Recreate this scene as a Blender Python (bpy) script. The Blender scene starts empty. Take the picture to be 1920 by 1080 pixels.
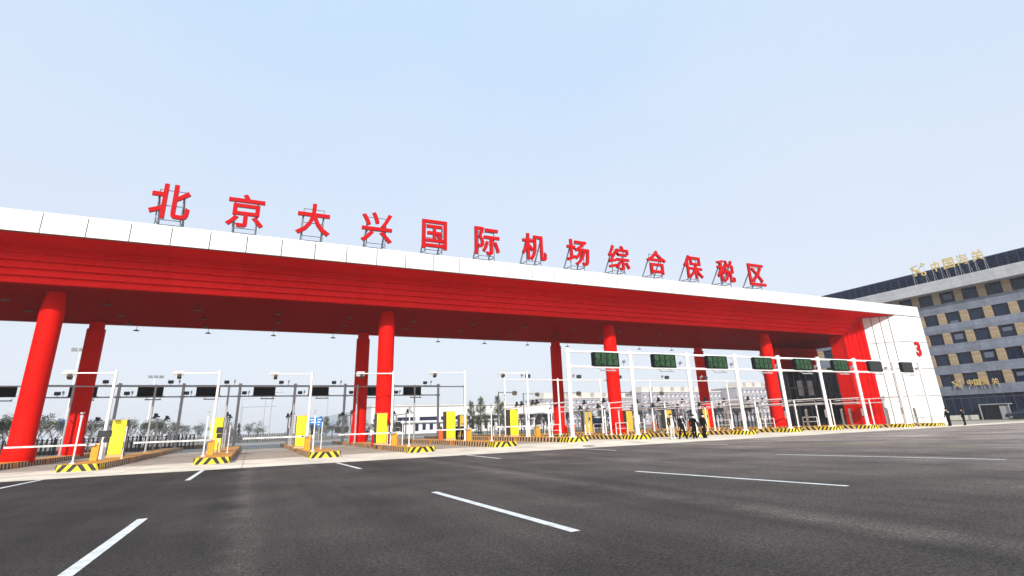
import bpy, bmesh, math, random
from mathutils import Vector, Matrix
R_ = math.radians
rnd = random.Random(7)
scn = bpy.context.scene
COL = scn.collection

# ------------------------------------------------------------------ camera
cam_d = bpy.data.cameras.new("Camera"); cam = bpy.data.objects.new("Camera", cam_d); COL.objects.link(cam)
yaw, pit, rol = R_(25.89), R_(17.558), R_(-1.968)
fw = Vector((math.sin(yaw)*math.cos(pit), math.cos(yaw)*math.cos(pit), math.sin(pit)))
rt = Vector((math.cos(yaw), -math.sin(yaw), 0)); up = rt.cross(fw)
c_, s_ = math.cos(rol), math.sin(rol)
rt2 = c_*rt + s_*up; up2 = -s_*rt + c_*up
cam.matrix_world = Matrix(((rt2.x, up2.x, -fw.x, 0), (rt2.y, up2.y, -fw.y, 0), (rt2.z, up2.z, -fw.z, 1.5), (0, 0, 0, 1)))
cam_d.sensor_width = 36; cam_d.lens = 980.3/1920*36; cam_d.shift_y = -52.7/1920
cam_d.clip_start = 0.1; cam_d.clip_end = 8000
scn.camera = cam

# ------------------------------------------------------------------ sky, sun, exposure
SUN_E, SUN_A = R_(27.5), R_(24)          # sun behind the camera, a little to the left
w = bpy.data.worlds.new("World"); scn.world = w; w.use_nodes = True
nt = w.node_tree; nt.nodes.clear()
sky = nt.nodes.new("ShaderNodeTexSky"); sky.sky_type = 'NISHITA'; sky.sun_disc = False
sky.sun_elevation = SUN_E; sky.sun_rotation = R_(180)+SUN_A
sky.air_density = 1.0; sky.dust_density = 2.2; sky.ozone_density = 1.6; sky.altitude = 20
mixh = nt.nodes.new("ShaderNodeMix"); mixh.data_type = 'RGBA'; mixh.inputs[0].default_value = 0.84
tcw = nt.nodes.new("ShaderNodeTexCoord"); sxw = nt.nodes.new("ShaderNodeSeparateXYZ"); nt.links.new(tcw.outputs["Generated"], sxw.inputs[0])
mrw = nt.nodes.new("ShaderNodeMapRange"); mrw.interpolation_type = 'SMOOTHSTEP'; mrw.inputs[1].default_value = 0.0; mrw.inputs[2].default_value = 1.05
nt.links.new(sxw.outputs[2], mrw.inputs[0])
wn = nt.nodes.new("ShaderNodeTexNoise"); wn.inputs["Scale"].default_value = 1.6; wn.inputs["Detail"].default_value = 5
mpw = nt.nodes.new("ShaderNodeMapping"); mpw.inputs["Scale"].default_value = (1, 1, 2.2); mpw.inputs["Location"].default_value = (3.1, 1.2, .4)
nt.links.new(tcw.outputs["Generated"], mpw.inputs[0]); nt.links.new(mpw.outputs[0], wn.inputs["Vector"])
hz = nt.nodes.new("ShaderNodeMix"); hz.data_type = 'RGBA'          # milky haze: paler and faintly lilac at the horizon, bluer overhead
hz.inputs[6].default_value = (7.4, 7.75, 8.6, 1); hz.inputs[7].default_value = (4.9, 7.2, 9.7, 1); nt.links.new(mrw.outputs[0], hz.inputs[0])
th = nt.nodes.new("ShaderNodeMapRange"); th.inputs[1].default_value = .42; th.inputs[2].default_value = .75; th.inputs[4].default_value = .55
nt.links.new(wn.outputs[0], th.inputs[0])
hz2 = nt.nodes.new("ShaderNodeMix"); hz2.data_type = 'RGBA'; hz2.inputs[7].default_value = (7.2, 8.0, 8.8, 1)   # thin veil of high cloud
nt.links.new(th.outputs[0], hz2.inputs[0]); nt.links.new(hz.outputs[2], hz2.inputs[6]); nt.links.new(hz2.outputs[2], mixh.inputs[7])
bg = nt.nodes.new("ShaderNodeBackground"); bg.inputs[1].default_value = 0.12
wo = nt.nodes.new("ShaderNodeOutputWorld")
nt.links.new(sky.outputs[0], mixh.inputs[6]); nt.links.new(mixh.outputs[2], bg.inputs[0]); nt.links.new(bg.outputs[0], wo.inputs[0])
sl = bpy.data.lights.new("Sun", 'SUN'); sl.energy = 5.0; sl.angle = R_(0.6); sl.color = (1, .95, .88)
so = bpy.data.objects.new("Sun", sl); COL.objects.link(so)
sdir = Vector((math.sin(SUN_A)*math.cos(SUN_E), math.cos(SUN_A)*math.cos(SUN_E), -math.sin(SUN_E)))
so.rotation_euler = sdir.to_track_quat('-Z', 'Y').to_euler(); so.location = (-40, -60, 60)
scn.view_settings.view_transform = 'Standard'; scn.view_settings.look = 'None'
scn.view_settings.exposure = 0.0; scn.view_settings.gamma = 1.0
scn.cycles.max_bounces = 6; scn.cycles.use_denoising = True

# ------------------------------------------------------------------ materials
MATS = {}
def nodes(m): return m.node_tree.nodes, m.node_tree.links
def mat(name, color, rough=.5, metal=0.0, var=0.0, vscale=3.0, bump=0.0, bscale=40.0, emit=None, spec=None, coat=0):
    if name in MATS: return MATS[name]
    m = bpy.data.materials.new(name); m.use_nodes = True; N, L = nodes(m)
    p = N["Principled BSDF"]; p.inputs["Base Color"].default_value = (*color, 1)
    p.inputs["Roughness"].default_value = rough; p.inputs["Metallic"].default_value = metal
    if spec is not None: p.inputs["Specular IOR Level"].default_value = spec
    if coat: p.inputs["Coat Weight"].default_value = coat
    if emit:
        p.inputs["Emission Color"].default_value = (*emit[:3], 1); p.inputs["Emission Strength"].default_value = emit[3]
    if var > 0 or bump > 0:
        tc = N.new("ShaderNodeTexCoord")
    if var > 0:
        n = N.new("ShaderNodeTexNoise"); n.inputs["Scale"].default_value = vscale; n.inputs["Detail"].default_value = 6
        L.new(tc.outputs["Object"], n.inputs["Vector"])
        r = N.new("ShaderNodeMapRange"); r.inputs[1].default_value = .3; r.inputs[2].default_value = .7
        r.inputs[3].default_value = 1-var; r.inputs[4].default_value = 1+var
        L.new(n.outputs[0], r.inputs[0])
        mx = N.new("ShaderNodeMix"); mx.data_type = 'RGBA'; mx.blend_type = 'MULTIPLY'; mx.inputs[0].default_value = 1
        mx.inputs[6].default_value = (*color, 1); L.new(r.outputs[0], mx.inputs[7]); L.new(mx.outputs[2], p.inputs["Base Color"])
        rr = N.new("ShaderNodeMapRange"); rr.inputs[3].default_value = max(0, rough-.08); rr.inputs[4].default_value = min(1, rough+.08)
        L.new(n.outputs[0], rr.inputs[0]); L.new(rr.outputs[0], p.inputs["Roughness"])
    if bump > 0:
        n2 = N.new("ShaderNodeTexNoise"); n2.inputs["Scale"].default_value = bscale; n2.inputs["Detail"].default_value = 4
        L.new(tc.outputs["Object"], n2.inputs["Vector"])
        b = N.new("ShaderNodeBump"); b.inputs["Strength"].default_value = bump; b.inputs["Distance"].default_value = .02
        L.new(n2.outputs[0], b.inputs["Height"]); L.new(b.outputs[0], p.inputs["Normal"])
    MATS[name] = m; return m

def math_node(N, L, op, a, b=None, c=None):
    n = N.new("ShaderNodeMath"); n.operation = op
    for i, v in enumerate((a, b, c)):
        if v is None: continue
        if isinstance(v, (int, float)): n.inputs[i].default_value = v
        else: L.new(v, n.inputs[i])
    return n.outputs[0]

def asphalt():
    m = bpy.data.materials.new("asphalt"); m.use_nodes = True; N, L = nodes(m); p = N["Principled BSDF"]
    tc = N.new("ShaderNodeTexCoord"); O = tc.outputs["Object"]
    def noise(sc, det=5, vec=None, rough=.6):
        n = N.new("ShaderNodeTexNoise"); n.inputs["Scale"].default_value = sc; n.inputs["Detail"].default_value = det; n.inputs["Roughness"].default_value = rough
        L.new(vec or O, n.inputs["Vector"]); return n.outputs[0]
    def rng(x, a, b, c, d):
        r = N.new("ShaderNodeMapRange"); r.inputs[1].default_value = a; r.inputs[2].default_value = b; r.inputs[3].default_value = c; r.inputs[4].default_value = d
        L.new(x, r.inputs[0]); return r.outputs[0]
    grain = math_node(N, L, "MULTIPLY", rng(noise(24, 5, rough=.9), .42, .60, .25, 1.9), rng(noise(9, 3, rough=.7), .34, .66, .82, 1.2))
    patch = math_node(N, L, 'MULTIPLY', rng(noise(.30, 5), .3, .7, .60, 1.42), rng(noise(.06, 3), .35, .65, .85, 1.18))
    mp = N.new("ShaderNodeMapping"); mp.inputs["Scale"].default_value = (.9, .05, 1); L.new(O, mp.inputs[0])
    streak = rng(noise(1.0, 5, mp.outputs[0]), .3, .7, .68, 1.35)       # paver lanes and wheel wear run along the road
    sx = N.new("ShaderNodeSeparateXYZ"); L.new(O, sx.inputs[0])
    wob = rng(noise(.6, 3), 0, 1, -.35, .35)
    tot = None
    for x0, wd, a in ((-.1, .30, 1.0), (7.9, .45, .75), (14.4, .4, .5), (-6.1, .3, .5), (24, .4, .5)):
        d = math_node(N, L, 'ABSOLUTE', math_node(N, L, 'SUBTRACT', math_node(N, L, 'ADD', sx.outputs[0], wob), x0))
        g = rng(d, 0, wd*1.6, a, 0)
        tot = g if tot is None else math_node(N, L, 'MAXIMUM', tot, g)
    brk = rng(noise(1.4, 4), .35, .65, .35, 1.2)
    seam = math_node(N, L, 'ADD', math_node(N, L, 'MULTIPLY', tot, brk), 1.0)
    tone_x = math_node(N, L, 'MULTIPLY', rng(sx.outputs[0], 9, 44, 1.0, 4.0), math_node(N, L, 'MULTIPLY', rng(math_node(N, L, 'ADD', sx.outputs[0], wob), -.3, .1, .72, 1.05), rng(math_node(N, L, 'ADD', sx.outputs[0], wob), 7.5, 8.3, 1.0, 1.18))); patch = math_node(N, L, 'MULTIPLY', patch, tone_x)  # asphalt gets lighter towards larger x, with tone steps at two seams
    v = math_node(N, L, 'MULTIPLY', math_node(N, L, 'MULTIPLY', grain, patch), math_node(N, L, 'MULTIPLY', streak, seam))
    mx = N.new("ShaderNodeMix"); mx.data_type = 'RGBA'; mx.blend_type = 'MULTIPLY'; mx.inputs[0].default_value = 1
    mx.inputs[6].default_value = (.058, .0475, .041, 1); L.new(v, mx.inputs[7]); L.new(mx.outputs[2], p.inputs["Base Color"])
    p.inputs["Roughness"].default_value = .82; p.inputs["Specular IOR Level"].default_value = .25
    b = N.new("ShaderNodeBump"); b.inputs["Strength"].default_value = .9; b.inputs["Distance"].default_value = .02
    L.new(noise(40, 4, rough=.8), b.inputs["Height"]); L.new(b.outputs[0], p.inputs["Normal"])
    return m

def concrete(name, color, joint=4.5, jdark=.6, var=.18):
    m = bpy.data.materials.new(name); m.use_nodes = True; N, L = nodes(m); p = N["Principled BSDF"]
    tc = N.new("ShaderNodeTexCoord"); O = tc.outputs["Object"]
    def noise(sc, det=5):
        n = N.new("ShaderNodeTexNoise"); n.inputs["Scale"].default_value = sc; n.inputs["Detail"].default_value = det
        L.new(O, n.inputs["Vector"]); return n.outputs[0]
    def rng(x, a, b, c, d):
        r = N.new("ShaderNodeMapRange"); r.inputs[1].default_value = a; r.inputs[2].default_value = b; r.inputs[3].default_value = c; r.inputs[4].default_value = d
        L.new(x, r.inputs[0]); return r.outputs[0]
    v = math_node(N, L, 'MULTIPLY', rng(noise(.5), .3, .7, 1-var, 1+var), rng(noise(9), .3, .7, .9, 1.1))
    sx = N.new("ShaderNodeSeparateXYZ"); L.new(O, sx.inputs[0])
    for ax in (0, 1):
        t = math_node(N, L, 'FRACT', math_node(N, L, 'DIVIDE', math_node(N, L, 'ADD', sx.outputs[ax], 500.3), joint))
        j = math_node(N, L, 'LESS_THAN', t, .012)
        v = math_node(N, L, 'MULTIPLY', v, math_node(N, L, 'SUBTRACT', 1.0, math_node(N, L, 'MULTIPLY', j, 1-jdark)))
    mx = N.new("ShaderNodeMix"); mx.data_type = 'RGBA'; mx.blend_type = 'MULTIPLY'; mx.inputs[0].default_value = 1
    mx.inputs[6].default_value = (*color, 1); L.new(v, mx.inputs[7]); L.new(mx.outputs[2], p.inputs["Base Color"])
    p.inputs["Roughness"].default_value = .8
    return m

def kerb_paint(name, slope, period, on, off, block=True):
    """painted kerb side: slanted stripes along local y, plain orange blocks every 6.2 m"""
    m = bpy.data.materials.new(name); m.use_nodes = True; N, L = nodes(m); p = N["Principled BSDF"]
    tc = N.new("ShaderNodeTexCoord"); sx = N.new("ShaderNodeSeparateXYZ"); L.new(tc.outputs["Object"], sx.inputs[0])
    yy, zz = sx.outputs[1], sx.outputs[2]
    u = math_node(N, L, 'ADD', math_node(N, L, 'ADD', yy, 100.0), math_node(N, L, 'MULTIPLY', zz, slope))
    s = math_node(N, L, 'LESS_THAN', math_node(N, L, 'FRACT', math_node(N, L, 'DIVIDE', u, period)), .5)
    n = N.new("ShaderNodeTexNoise"); n.inputs["Scale"].default_value = 5; n.inputs["Detail"].default_value = 6; L.new(tc.outputs["Object"], n.inputs["Vector"])
    r = N.new("ShaderNodeMapRange"); r.inputs[1].default_value = .3; r.inputs[2].default_value = .7; r.inputs[3].default_value = .8; r.inputs[4].default_value = 1.15; L.new(n.outputs[0], r.inputs[0])
    mx = N.new("ShaderNodeMix"); mx.data_type = 'RGBA'; mx.inputs[6].default_value = (*off, 1); mx.inputs[7].default_value = (*on, 1); L.new(s, mx.inputs[0])
    col = mx.outputs[2]
    if block:
        # local y = 0 at the nose; blocks centred on 9, 15.2, 21.4 ...
        t = math_node(N, L, 'FRACT', math_node(N, L, 'DIVIDE', math_node(N, L, 'ADD', yy, 62-9+.35), 6.2))
        k = math_node(N, L, 'LESS_THAN', t, .113)
        k = math_node(N, L, 'MULTIPLY', k, math_node(N, L, 'GREATER_THAN', yy, 5.0))
        m2 = N.new("ShaderNodeMix"); m2.data_type = 'RGBA'; m2.inputs[7].default_value = (.74, .25, .02, 1); L.new(k, m2.inputs[0]); L.new(col, m2.inputs[6]); col = m2.outputs[2]
    m3 = N.new("ShaderNodeMix"); m3.data_type = 'RGBA'; m3.blend_type = 'MULTIPLY'; m3.inputs[0].default_value = 1; L.new(col, m3.inputs[6]); L.new(r.outputs[0], m3.inputs[7])
    L.new(m3.outputs[2], p.inputs["Base Color"]); p.inputs["Roughness"].default_value = .6
    return m

def nose_paint():
    m = bpy.data.materials.new("nose_chevron_paint"); m.use_nodes = True; N, L = nodes(m); p = N["Principled BSDF"]
    tc = N.new("ShaderNodeTexCoord"); sx = N.new("ShaderNodeSeparateXYZ"); L.new(tc.outputs["Object"], sx.inputs[0])
    ax = math_node(N, L, 'ABSOLUTE', sx.outputs[0])
    u = math_node(N, L, 'ADD', math_node(N, L, 'ADD', ax, sx.outputs[1]), math_node(N, L, 'MULTIPLY', sx.outputs[2], .75))
    s = math_node(N, L, 'LESS_THAN', math_node(N, L, 'FRACT', math_node(N, L, 'DIVIDE', math_node(N, L, 'ADD', u, .2), .42)), .52)
    mx = N.new("ShaderNodeMix"); mx.data_type = 'RGBA'; mx.inputs[6].default_value = (.80, .60, .02, 1); mx.inputs[7].default_value = (.012, .011, .012, 1); L.new(s, mx.inputs[0])
    n = N.new("ShaderNodeTexNoise"); n.inputs["Scale"].default_value = 6; n.inputs["Detail"].default_value = 6; L.new(tc.outputs["Object"], n.inputs["Vector"])
    r = N.new("ShaderNodeMapRange"); r.inputs[1].default_value = .3; r.inputs[2].default_value = .7; r.inputs[3].default_value = .82; r.inputs[4].default_value = 1.12; L.new(n.outputs[0], r.inputs[0])
    m3 = N.new("ShaderNodeMix"); m3.data_type = 'RGBA'; m3.blend_type = 'MULTIPLY'; m3.inputs[0].default_value = 1; L.new(mx.outputs[2], m3.inputs[6]); L.new(r.outputs[0], m3.inputs[7])
    L.new(m3.outputs[2], p.inputs["Base Color"]); p.inputs["Roughness"].default_value = .55
    return m

def lined(name, color, axis, pitch, width, dark, rough, var=.08, metal=0.0, second=None, spec=.5):
    """panelled cladding: thin joints every <pitch> along one axis (and another)"""
    m = bpy.data.materials.new(name); m.use_nodes = True; N, L = nodes(m); p = N["Principled BSDF"]
    tc = N.new("ShaderNodeTexCoord"); O = tc.outputs["Object"]; sx = N.new("ShaderNodeSeparateXYZ"); L.new(O, sx.inputs[0])
    n = N.new("ShaderNodeTexNoise"); n.inputs["Scale"].default_value = 1.7; n.inputs["Detail"].default_value = 6; L.new(O, n.inputs["Vector"])
    r = N.new("ShaderNodeMapRange"); r.inputs[1].default_value = .3; r.inputs[2].default_value = .7; r.inputs[3].default_value = 1-var; r.inputs[4].default_value = 1+var; L.new(n.outputs[0], r.inputs[0])
    v = r.outputs[0]
    for ax, pt in ((axis, pitch),)+((second,) if second else ()):
        t = math_node(N, L, 'DIVIDE', math_node(N, L, 'ADD', sx.outputs[ax], 500.0), pt)
        # each board a touch different
        wn = N.new("ShaderNodeTexWhiteNoise"); wn.noise_dimensions = '1D'; L.new(math_node(N, L, 'FLOOR', t), wn.inputs["W"])
        rr = N.new("ShaderNodeMapRange"); rr.inputs[3].default_value = 1-var*.8; rr.inputs[4].default_value = 1+var*.8; L.new(wn.outputs[0], rr.inputs[0])
        j = math_node(N, L, 'LESS_THAN', math_node(N, L, 'FRACT', t), width/pt)
        v = math_node(N, L, 'MULTIPLY', math_node(N, L, 'MULTIPLY', v, rr.outputs[0]), math_node(N, L, 'SUBTRACT', 1.0, math_node(N, L, 'MULTIPLY', j, 1-dark)))
    mx = N.new("ShaderNodeMix"); mx.data_type = 'RGBA'; mx.blend_type = 'MULTIPLY'; mx.inputs[0].default_value = 1
    mx.inputs[6].default_value = (*color, 1); L.new(v, mx.inputs[7]); L.new(mx.outputs[2], p.inputs["Base Color"])
    p.inputs["Roughness"].default_value = rough; p.inputs["Metallic"].default_value = metal; p.inputs["Specular IOR Level"].default_value = spec
    return m

M_asph = asphalt()
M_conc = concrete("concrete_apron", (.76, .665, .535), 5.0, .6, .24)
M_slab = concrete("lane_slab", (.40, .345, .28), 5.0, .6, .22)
M_road = concrete("paved_road", (.27, .24, .215), .9, .72, .22)
M_ground = mat("dry_ground", (.16, .14, .11), .95, var=.25, vscale=.2)
M_grassm = mat("lawn", (.10, .12, .05), .95, var=.3, vscale=2)
M_paint = mat("road_paint", (.70, .70, .675), .7, var=.22, vscale=5)
def wear(m, base):
    N, L = nodes(m); p = N["Principled BSDF"]; src_ = p.inputs["Base Color"].links[0].from_socket
    tc = N.new("ShaderNodeTexCoord"); n = N.new("ShaderNodeTexNoise"); n.inputs["Scale"].default_value = 22; n.inputs["Detail"].default_value = 8; n.inputs["Roughness"].default_value = .8
    L.new(tc.outputs["Object"], n.inputs["Vector"]); r = N.new("ShaderNodeMapRange"); r.inputs[1].default_value = .56; r.inputs[2].default_value = .64; r.inputs[4].default_value = .75; L.new(n.outputs[0], r.inputs[0])
    mx = N.new("ShaderNodeMix"); mx.data_type = 'RGBA'; mx.inputs[7].default_value = (*base, 1); L.new(r.outputs[0], mx.inputs[0]); L.new(src_, mx.inputs[6]); L.new(mx.outputs[2], p.inputs["Base Color"])
wear(M_paint, (.10, .09, .085))
M_ypaint = mat("worn_yellow_paint", (.42, .32, .12), .7, var=.3, vscale=3)
M_red = mat("red_column_paint", (.66, .008, .004), .6, var=.07, vscale=.6, spec=.05)
M_redp = lined("red_reveal_panel", (.78, .018, .017), 0, 4.62, .02, .7, .33, .05, spec=0.0, metal=.62)
M_redp.node_tree.nodes["Principled BSDF"].inputs["Specular Tint"].default_value = (1, .10, .10, 1)
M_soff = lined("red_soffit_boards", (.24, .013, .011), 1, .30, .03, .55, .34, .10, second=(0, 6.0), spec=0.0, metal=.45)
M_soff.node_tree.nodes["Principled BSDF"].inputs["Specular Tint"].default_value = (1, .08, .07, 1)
M_white = mat("white_cladding", (.69, .685, .67), .45, var=.06, vscale=.8)
M_dark = mat("dark_joint", (.10, .085, .07), .8)
M_letter = mat("red_letter_face", (.47, .008, .011), .6, var=.05, vscale=2, spec=.04)
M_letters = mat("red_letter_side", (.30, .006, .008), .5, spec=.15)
M_steelw = mat("white_painted_steel", (.78, .78, .77), .4, var=.04, vscale=2)
M_galv = mat("galvanised_steel", (.42, .43, .44), .45, .35, var=.1, vscale=3)
M_dsteel = mat("grey_strut_steel", (.16, .18, .21), .5, .2)
M_black = mat("black_plastic", (.012, .012, .014), .45, var=.2, vscale=4)
M_charc = mat("charcoal_housing", (.05, .05, .052), .5, var=.15, vscale=4)
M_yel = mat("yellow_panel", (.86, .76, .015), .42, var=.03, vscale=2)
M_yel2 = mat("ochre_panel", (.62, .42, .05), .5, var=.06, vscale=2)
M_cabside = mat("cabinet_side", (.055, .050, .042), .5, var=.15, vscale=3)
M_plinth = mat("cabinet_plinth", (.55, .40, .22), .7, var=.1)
M_orange = mat("orange_housing", (.74, .30, .012), .45, var=.05, vscale=3)
M_redor = mat("red_orange_housing", (.60, .10, .02), .5, var=.05, vscale=3)
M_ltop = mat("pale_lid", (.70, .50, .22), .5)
M_ktop = mat("kerb_top_paint", (.66, .30, .035), .65, var=.14, vscale=3)
M_kside = kerb_paint("kerb_side_a", .35, .54, (.012, .006, .005), (.66, .42, .22))
M_kside2 = kerb_paint("kerb_side_b", -.9, .62, (.010, .006, .005), (.68, .46, .12))
M_knose = nose_paint()
M_screen = mat("unlit_screen", (.006, .006, .008), .6, var=.2, vscale=6, spec=.1)
M_led = mat("green_screen_face", (.007, .013, .008), .6, var=.4, vscale=14, emit=(.02, .08, .03, .02), spec=.1)
M_ledt = mat("green_led_text", (.03, .09, .035), .5, emit=(.30, .55, .30, .20), spec=.1)
M_stone = lined("grey_stone", (.175, .19, .235), 2, .62, .025, .72, .55, .14, second=(1, 1.2))
M_stonel = lined("pale_stone_fascia", (.42, .42, .43), 2, .68, .03, .75, .5, .10, second=(1, 1.6))
M_tan = lined("tan_panel", (.35, .255, .155), 2, .45, .025, .75, .6, .16)
M_glass = mat("dark_window_glass", (.010, .017, .042), .12, spec=.3)
M_frame = mat("dark_window_frame", (.018, .020, .028), .4)
M_navy = mat("navy_louvre", (.014, .022, .058), .5, var=.15, vscale=2)
M_gold = mat("gold_metal", (.62, .46, .17), .35, .15, var=.1, vscale=5)
M_bglass = mat("black_glass", (.006, .007, .010), .12, spec=.6)
M_leaf1 = mat("dull_leaf", (.058, .066, .036), .8, var=.35, vscale=4)
M_leaf2 = mat("dark_leaf", (.034, .042, .024), .8, var=.35, vscale=4)
M_leaf3 = mat("pale_leaf", (.10, .12, .055), .8, var=.35, vscale=4)
M_bark = mat("bark", (.13, .11, .09), .9, var=.25, vscale=6)
M_fence = mat("dark_fence_paint", (.035, .038, .045), .5)
M_ware = lined("white_warehouse_wall", (.66, .66, .66), 0, 3.0, .08, .85, .6, .04)
M_wareg = mat("blue_grey_shed", (.28, .31, .37), .6, var=.06, vscale=.2)
M_pale = lined("pale_lilac_facade", (.40, .375, .405), 0, 2.2, .5, .85, .7, .05, second=(2, 3.0))
M_sash = mat("white_window_trim", (.78, .76, .74), .6)
M_cream = mat("cream_parapet", (.58, .54, .49), .7, var=.05)
M_blue = mat("blue_road_sign", (.015, .16, .50), .45)
M_skin = mat("skin", (.50, .30, .21), .6)
M_hair = mat("black_hair", (.010, .009, .009), .6)
M_mask = mat("white_mask", (.78, .79, .80), .7)
M_cblack = mat("black_cloth", (.005, .005, .006), .95, var=.3, vscale=8, spec=.1)
M_cnavy = mat("navy_cloth", (.006, .008, .015), .95, var=.3, vscale=8, spec=.1)
M_cwhite = mat("white_shirt", (.74, .73, .70), .8)
M_cgrey = mat("pale_trousers", (.46, .45, .42), .85)
M_cblue = mat("blue_jacket", (.03, .06, .24), .8)
M_badge = mat("white_badge", (.75, .8, .86), .5)
M_carp = mat("dark_car_paint", (.012, .02, .04), .25, coat=1)
M_tyre = mat("tyre_rubber", (.02, .02, .02), .9)
M_rim = mat("alloy_rim", (.5, .5, .52), .35, .8)
M_lampg = mat("lamp_glass", (.6, .62, .6), .3)

# ------------------------------------------------------------------ mesh builder
class MB:
    def __init__(s): s.v = []; s.f = []; s.m = []
    def add(s, vs, fs, mi=0):
        b = len(s.v); s.v += [tuple(x) for x in vs]
        for f in fs: s.f.append([b+i for i in f]); s.m.append(mi)
    def quad(s, a, b, c, d, mi=0): s.add((a, b, c, d), [(0, 1, 2, 3)], mi)
    def box(s, x0, x1, y0, y1, z0, z1, mi=0):
        if x0 > x1: x0, x1 = x1, x0
        if y0 > y1: y0, y1 = y1, y0
        s.add([(x0, y0, z0), (x1, y0, z0), (x1, y1, z0), (x0, y1, z0), (x0, y0, z1), (x1, y0, z1), (x1, y1, z1), (x0, y1, z1)],
              [(0, 3, 2, 1), (4, 5, 6, 7), (0, 1, 5, 4), (1, 2, 6, 5), (2, 3, 7, 6), (3, 0, 4, 7)], mi); return s
    def obox(s, c, ax, ay, az, mi=0):
        c, ax, ay, az = map(Vector, (c, ax, ay, az))
        if ax.cross(ay).dot(az) < 0: az = -az
        vs = [c+i*ax+j*ay+k*az for k in (-1, 1) for j in (-1, 1) for i in (-1, 1)]
        s.add(vs, [(0, 2, 3, 1), (4, 5, 7, 6), (0, 1, 5, 4), (1, 3, 7, 5), (3, 2, 6, 7), (2, 0, 4, 6)], mi); return s
    def tube(s, p0, p1, r0, r1=None, n=8, mi=0, caps=True):
        p0, p1 = Vector(p0), Vector(p1); r1 = r0 if r1 is None else r1
        d = (p1-p0).normalized(); a = d.orthogonal().normalized(); b = d.cross(a)
        vs = []
        for p, r in ((p0, r0), (p1, r1)):
            for i in range(n):
                t = 2*math.pi*i/n; vs.append(p+r*(math.cos(t)*a+math.sin(t)*b))
        fs = [(i, (i+1) % n, n+(i+1) % n, n+i) for i in range(n)]
        if caps: fs += [tuple(range(n-1, -1, -1)), tuple(range(n, 2*n))]
        s.add(vs, fs, mi); return s
    def path(s, pts, r, n=6, mi=0):
        for a, b in zip(pts[:-1], pts[1:]): s.tube(a, b, r, r, n, mi)
        return s
    def lathe(s, prof, n=32, mi=0, c=(0, 0)):
        vs = []
        for r, z in prof:
            for i in range(n):
                t = 2*math.pi*i/n; vs.append((c[0]+r*math.cos(t), c[1]+r*math.sin(t), z))
        fs = [(k*n+i, k*n+(i+1) % n, (k+1)*n+(i+1) % n, (k+1)*n+i) for k in range(len(prof)-1) for i in range(n)]
        fs += [tuple(range(n-1, -1, -1)), tuple(range((len(prof)-1)*n, len(prof)*n))]
        s.add(vs, fs, mi); return s
    def prism(s, pts, z0, z1, mi=0, side=None):
        n = len(pts); ar = sum(pts[i][0]*pts[(i+1) % n][1]-pts[(i+1) % n][0]*pts[i][1] for i in range(n))
        if ar < 0: pts = pts[::-1]
        vs = [(x, y, z0) for x, y in pts]+[(x, y, z1) for x, y in pts]
        s.add(vs, [tuple(range(n-1, -1, -1)), tuple(range(n, 2*n))], mi)
        for i in range(n):
            j = (i+1) % n; s.add([vs[i], vs[j], vs[n+j], vs[n+i]], [(0, 1, 2, 3)], mi if side is None else side(vs[i], vs[j]))
        return s
    def mesh(s, name, mats, org=(0, 0, 0), smooth=30):
        me = bpy.data.meshes.new(name); o = Vector(org)
        me.from_pydata([Vector(v)-o for v in s.v], [], s.f)
        for m in (mats if isinstance(mats, (list, tuple)) else [mats]): me.materials.append(m)
        me.polygons.foreach_set("material_index", s.m)
        if smooth:
            me.polygons.foreach_set("use_smooth", [True]*len(s.f)); me.set_sharp_from_angle(angle=R_(smooth))
        me.update(); return me
    def build(s, name, mats, parent=None, org=(0, 0, 0), smooth=30, bevel=0):
        ob = bpy.data.objects.new(name, s.mesh(name, mats, org, smooth)); COL.objects.link(ob)
        if parent is not None: ob.parent = parent
        else: ob.location = org
        if bevel:
            b = ob.modifiers.new("Bevel", 'BEVEL'); b.width = bevel; b.segments = 2; b.limit_method = 'ANGLE'
        return ob

def tag(o, label=None, cat=None, group=None, kind=None):
    if label: o["label"] = label
    if cat: o["category"] = cat
    if group: o["group"] = group
    if kind: o["kind"] = kind
    return o
def thing(name, loc, label, cat, group=None, rz=0):
    o = bpy.data.objects.new(name, None); o.location = loc; o.rotation_euler.z = rz; COL.objects.link(o)
    o.empty_display_size = .3
    return tag(o, label, cat, group)
def dup(o, loc=None, rz=None, label=None, parent=None, scale=None):
    c = o.copy(); COL.objects.link(c)
    if parent is not None: c.parent = parent
    if loc is not None: c.location = loc
    if rz is not None: c.rotation_euler.z = rz
    if scale is not None: c.scale = scale
    if label: c["label"] = label
    for ch in list(o.children): dup(ch, parent=c)
    return c
ORD = ["leftmost", "second from the left", "third from the left", "fourth from the left", "fifth from the left", "sixth from the left", "seventh from the left", "eighth from the left",
       "ninth from the left", "tenth from the left", "eleventh from the left", "twelfth from the left", "thirteenth from the left", "fourteenth from the left", "fifteenth from the left", "sixteenth from the left",
       "seventeenth from the left", "eighteenth from the left", "nineteenth from the left", "twentieth from the left", "twenty-first from the left", "twenty-second from the left", "twenty-third from the left"]

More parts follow.
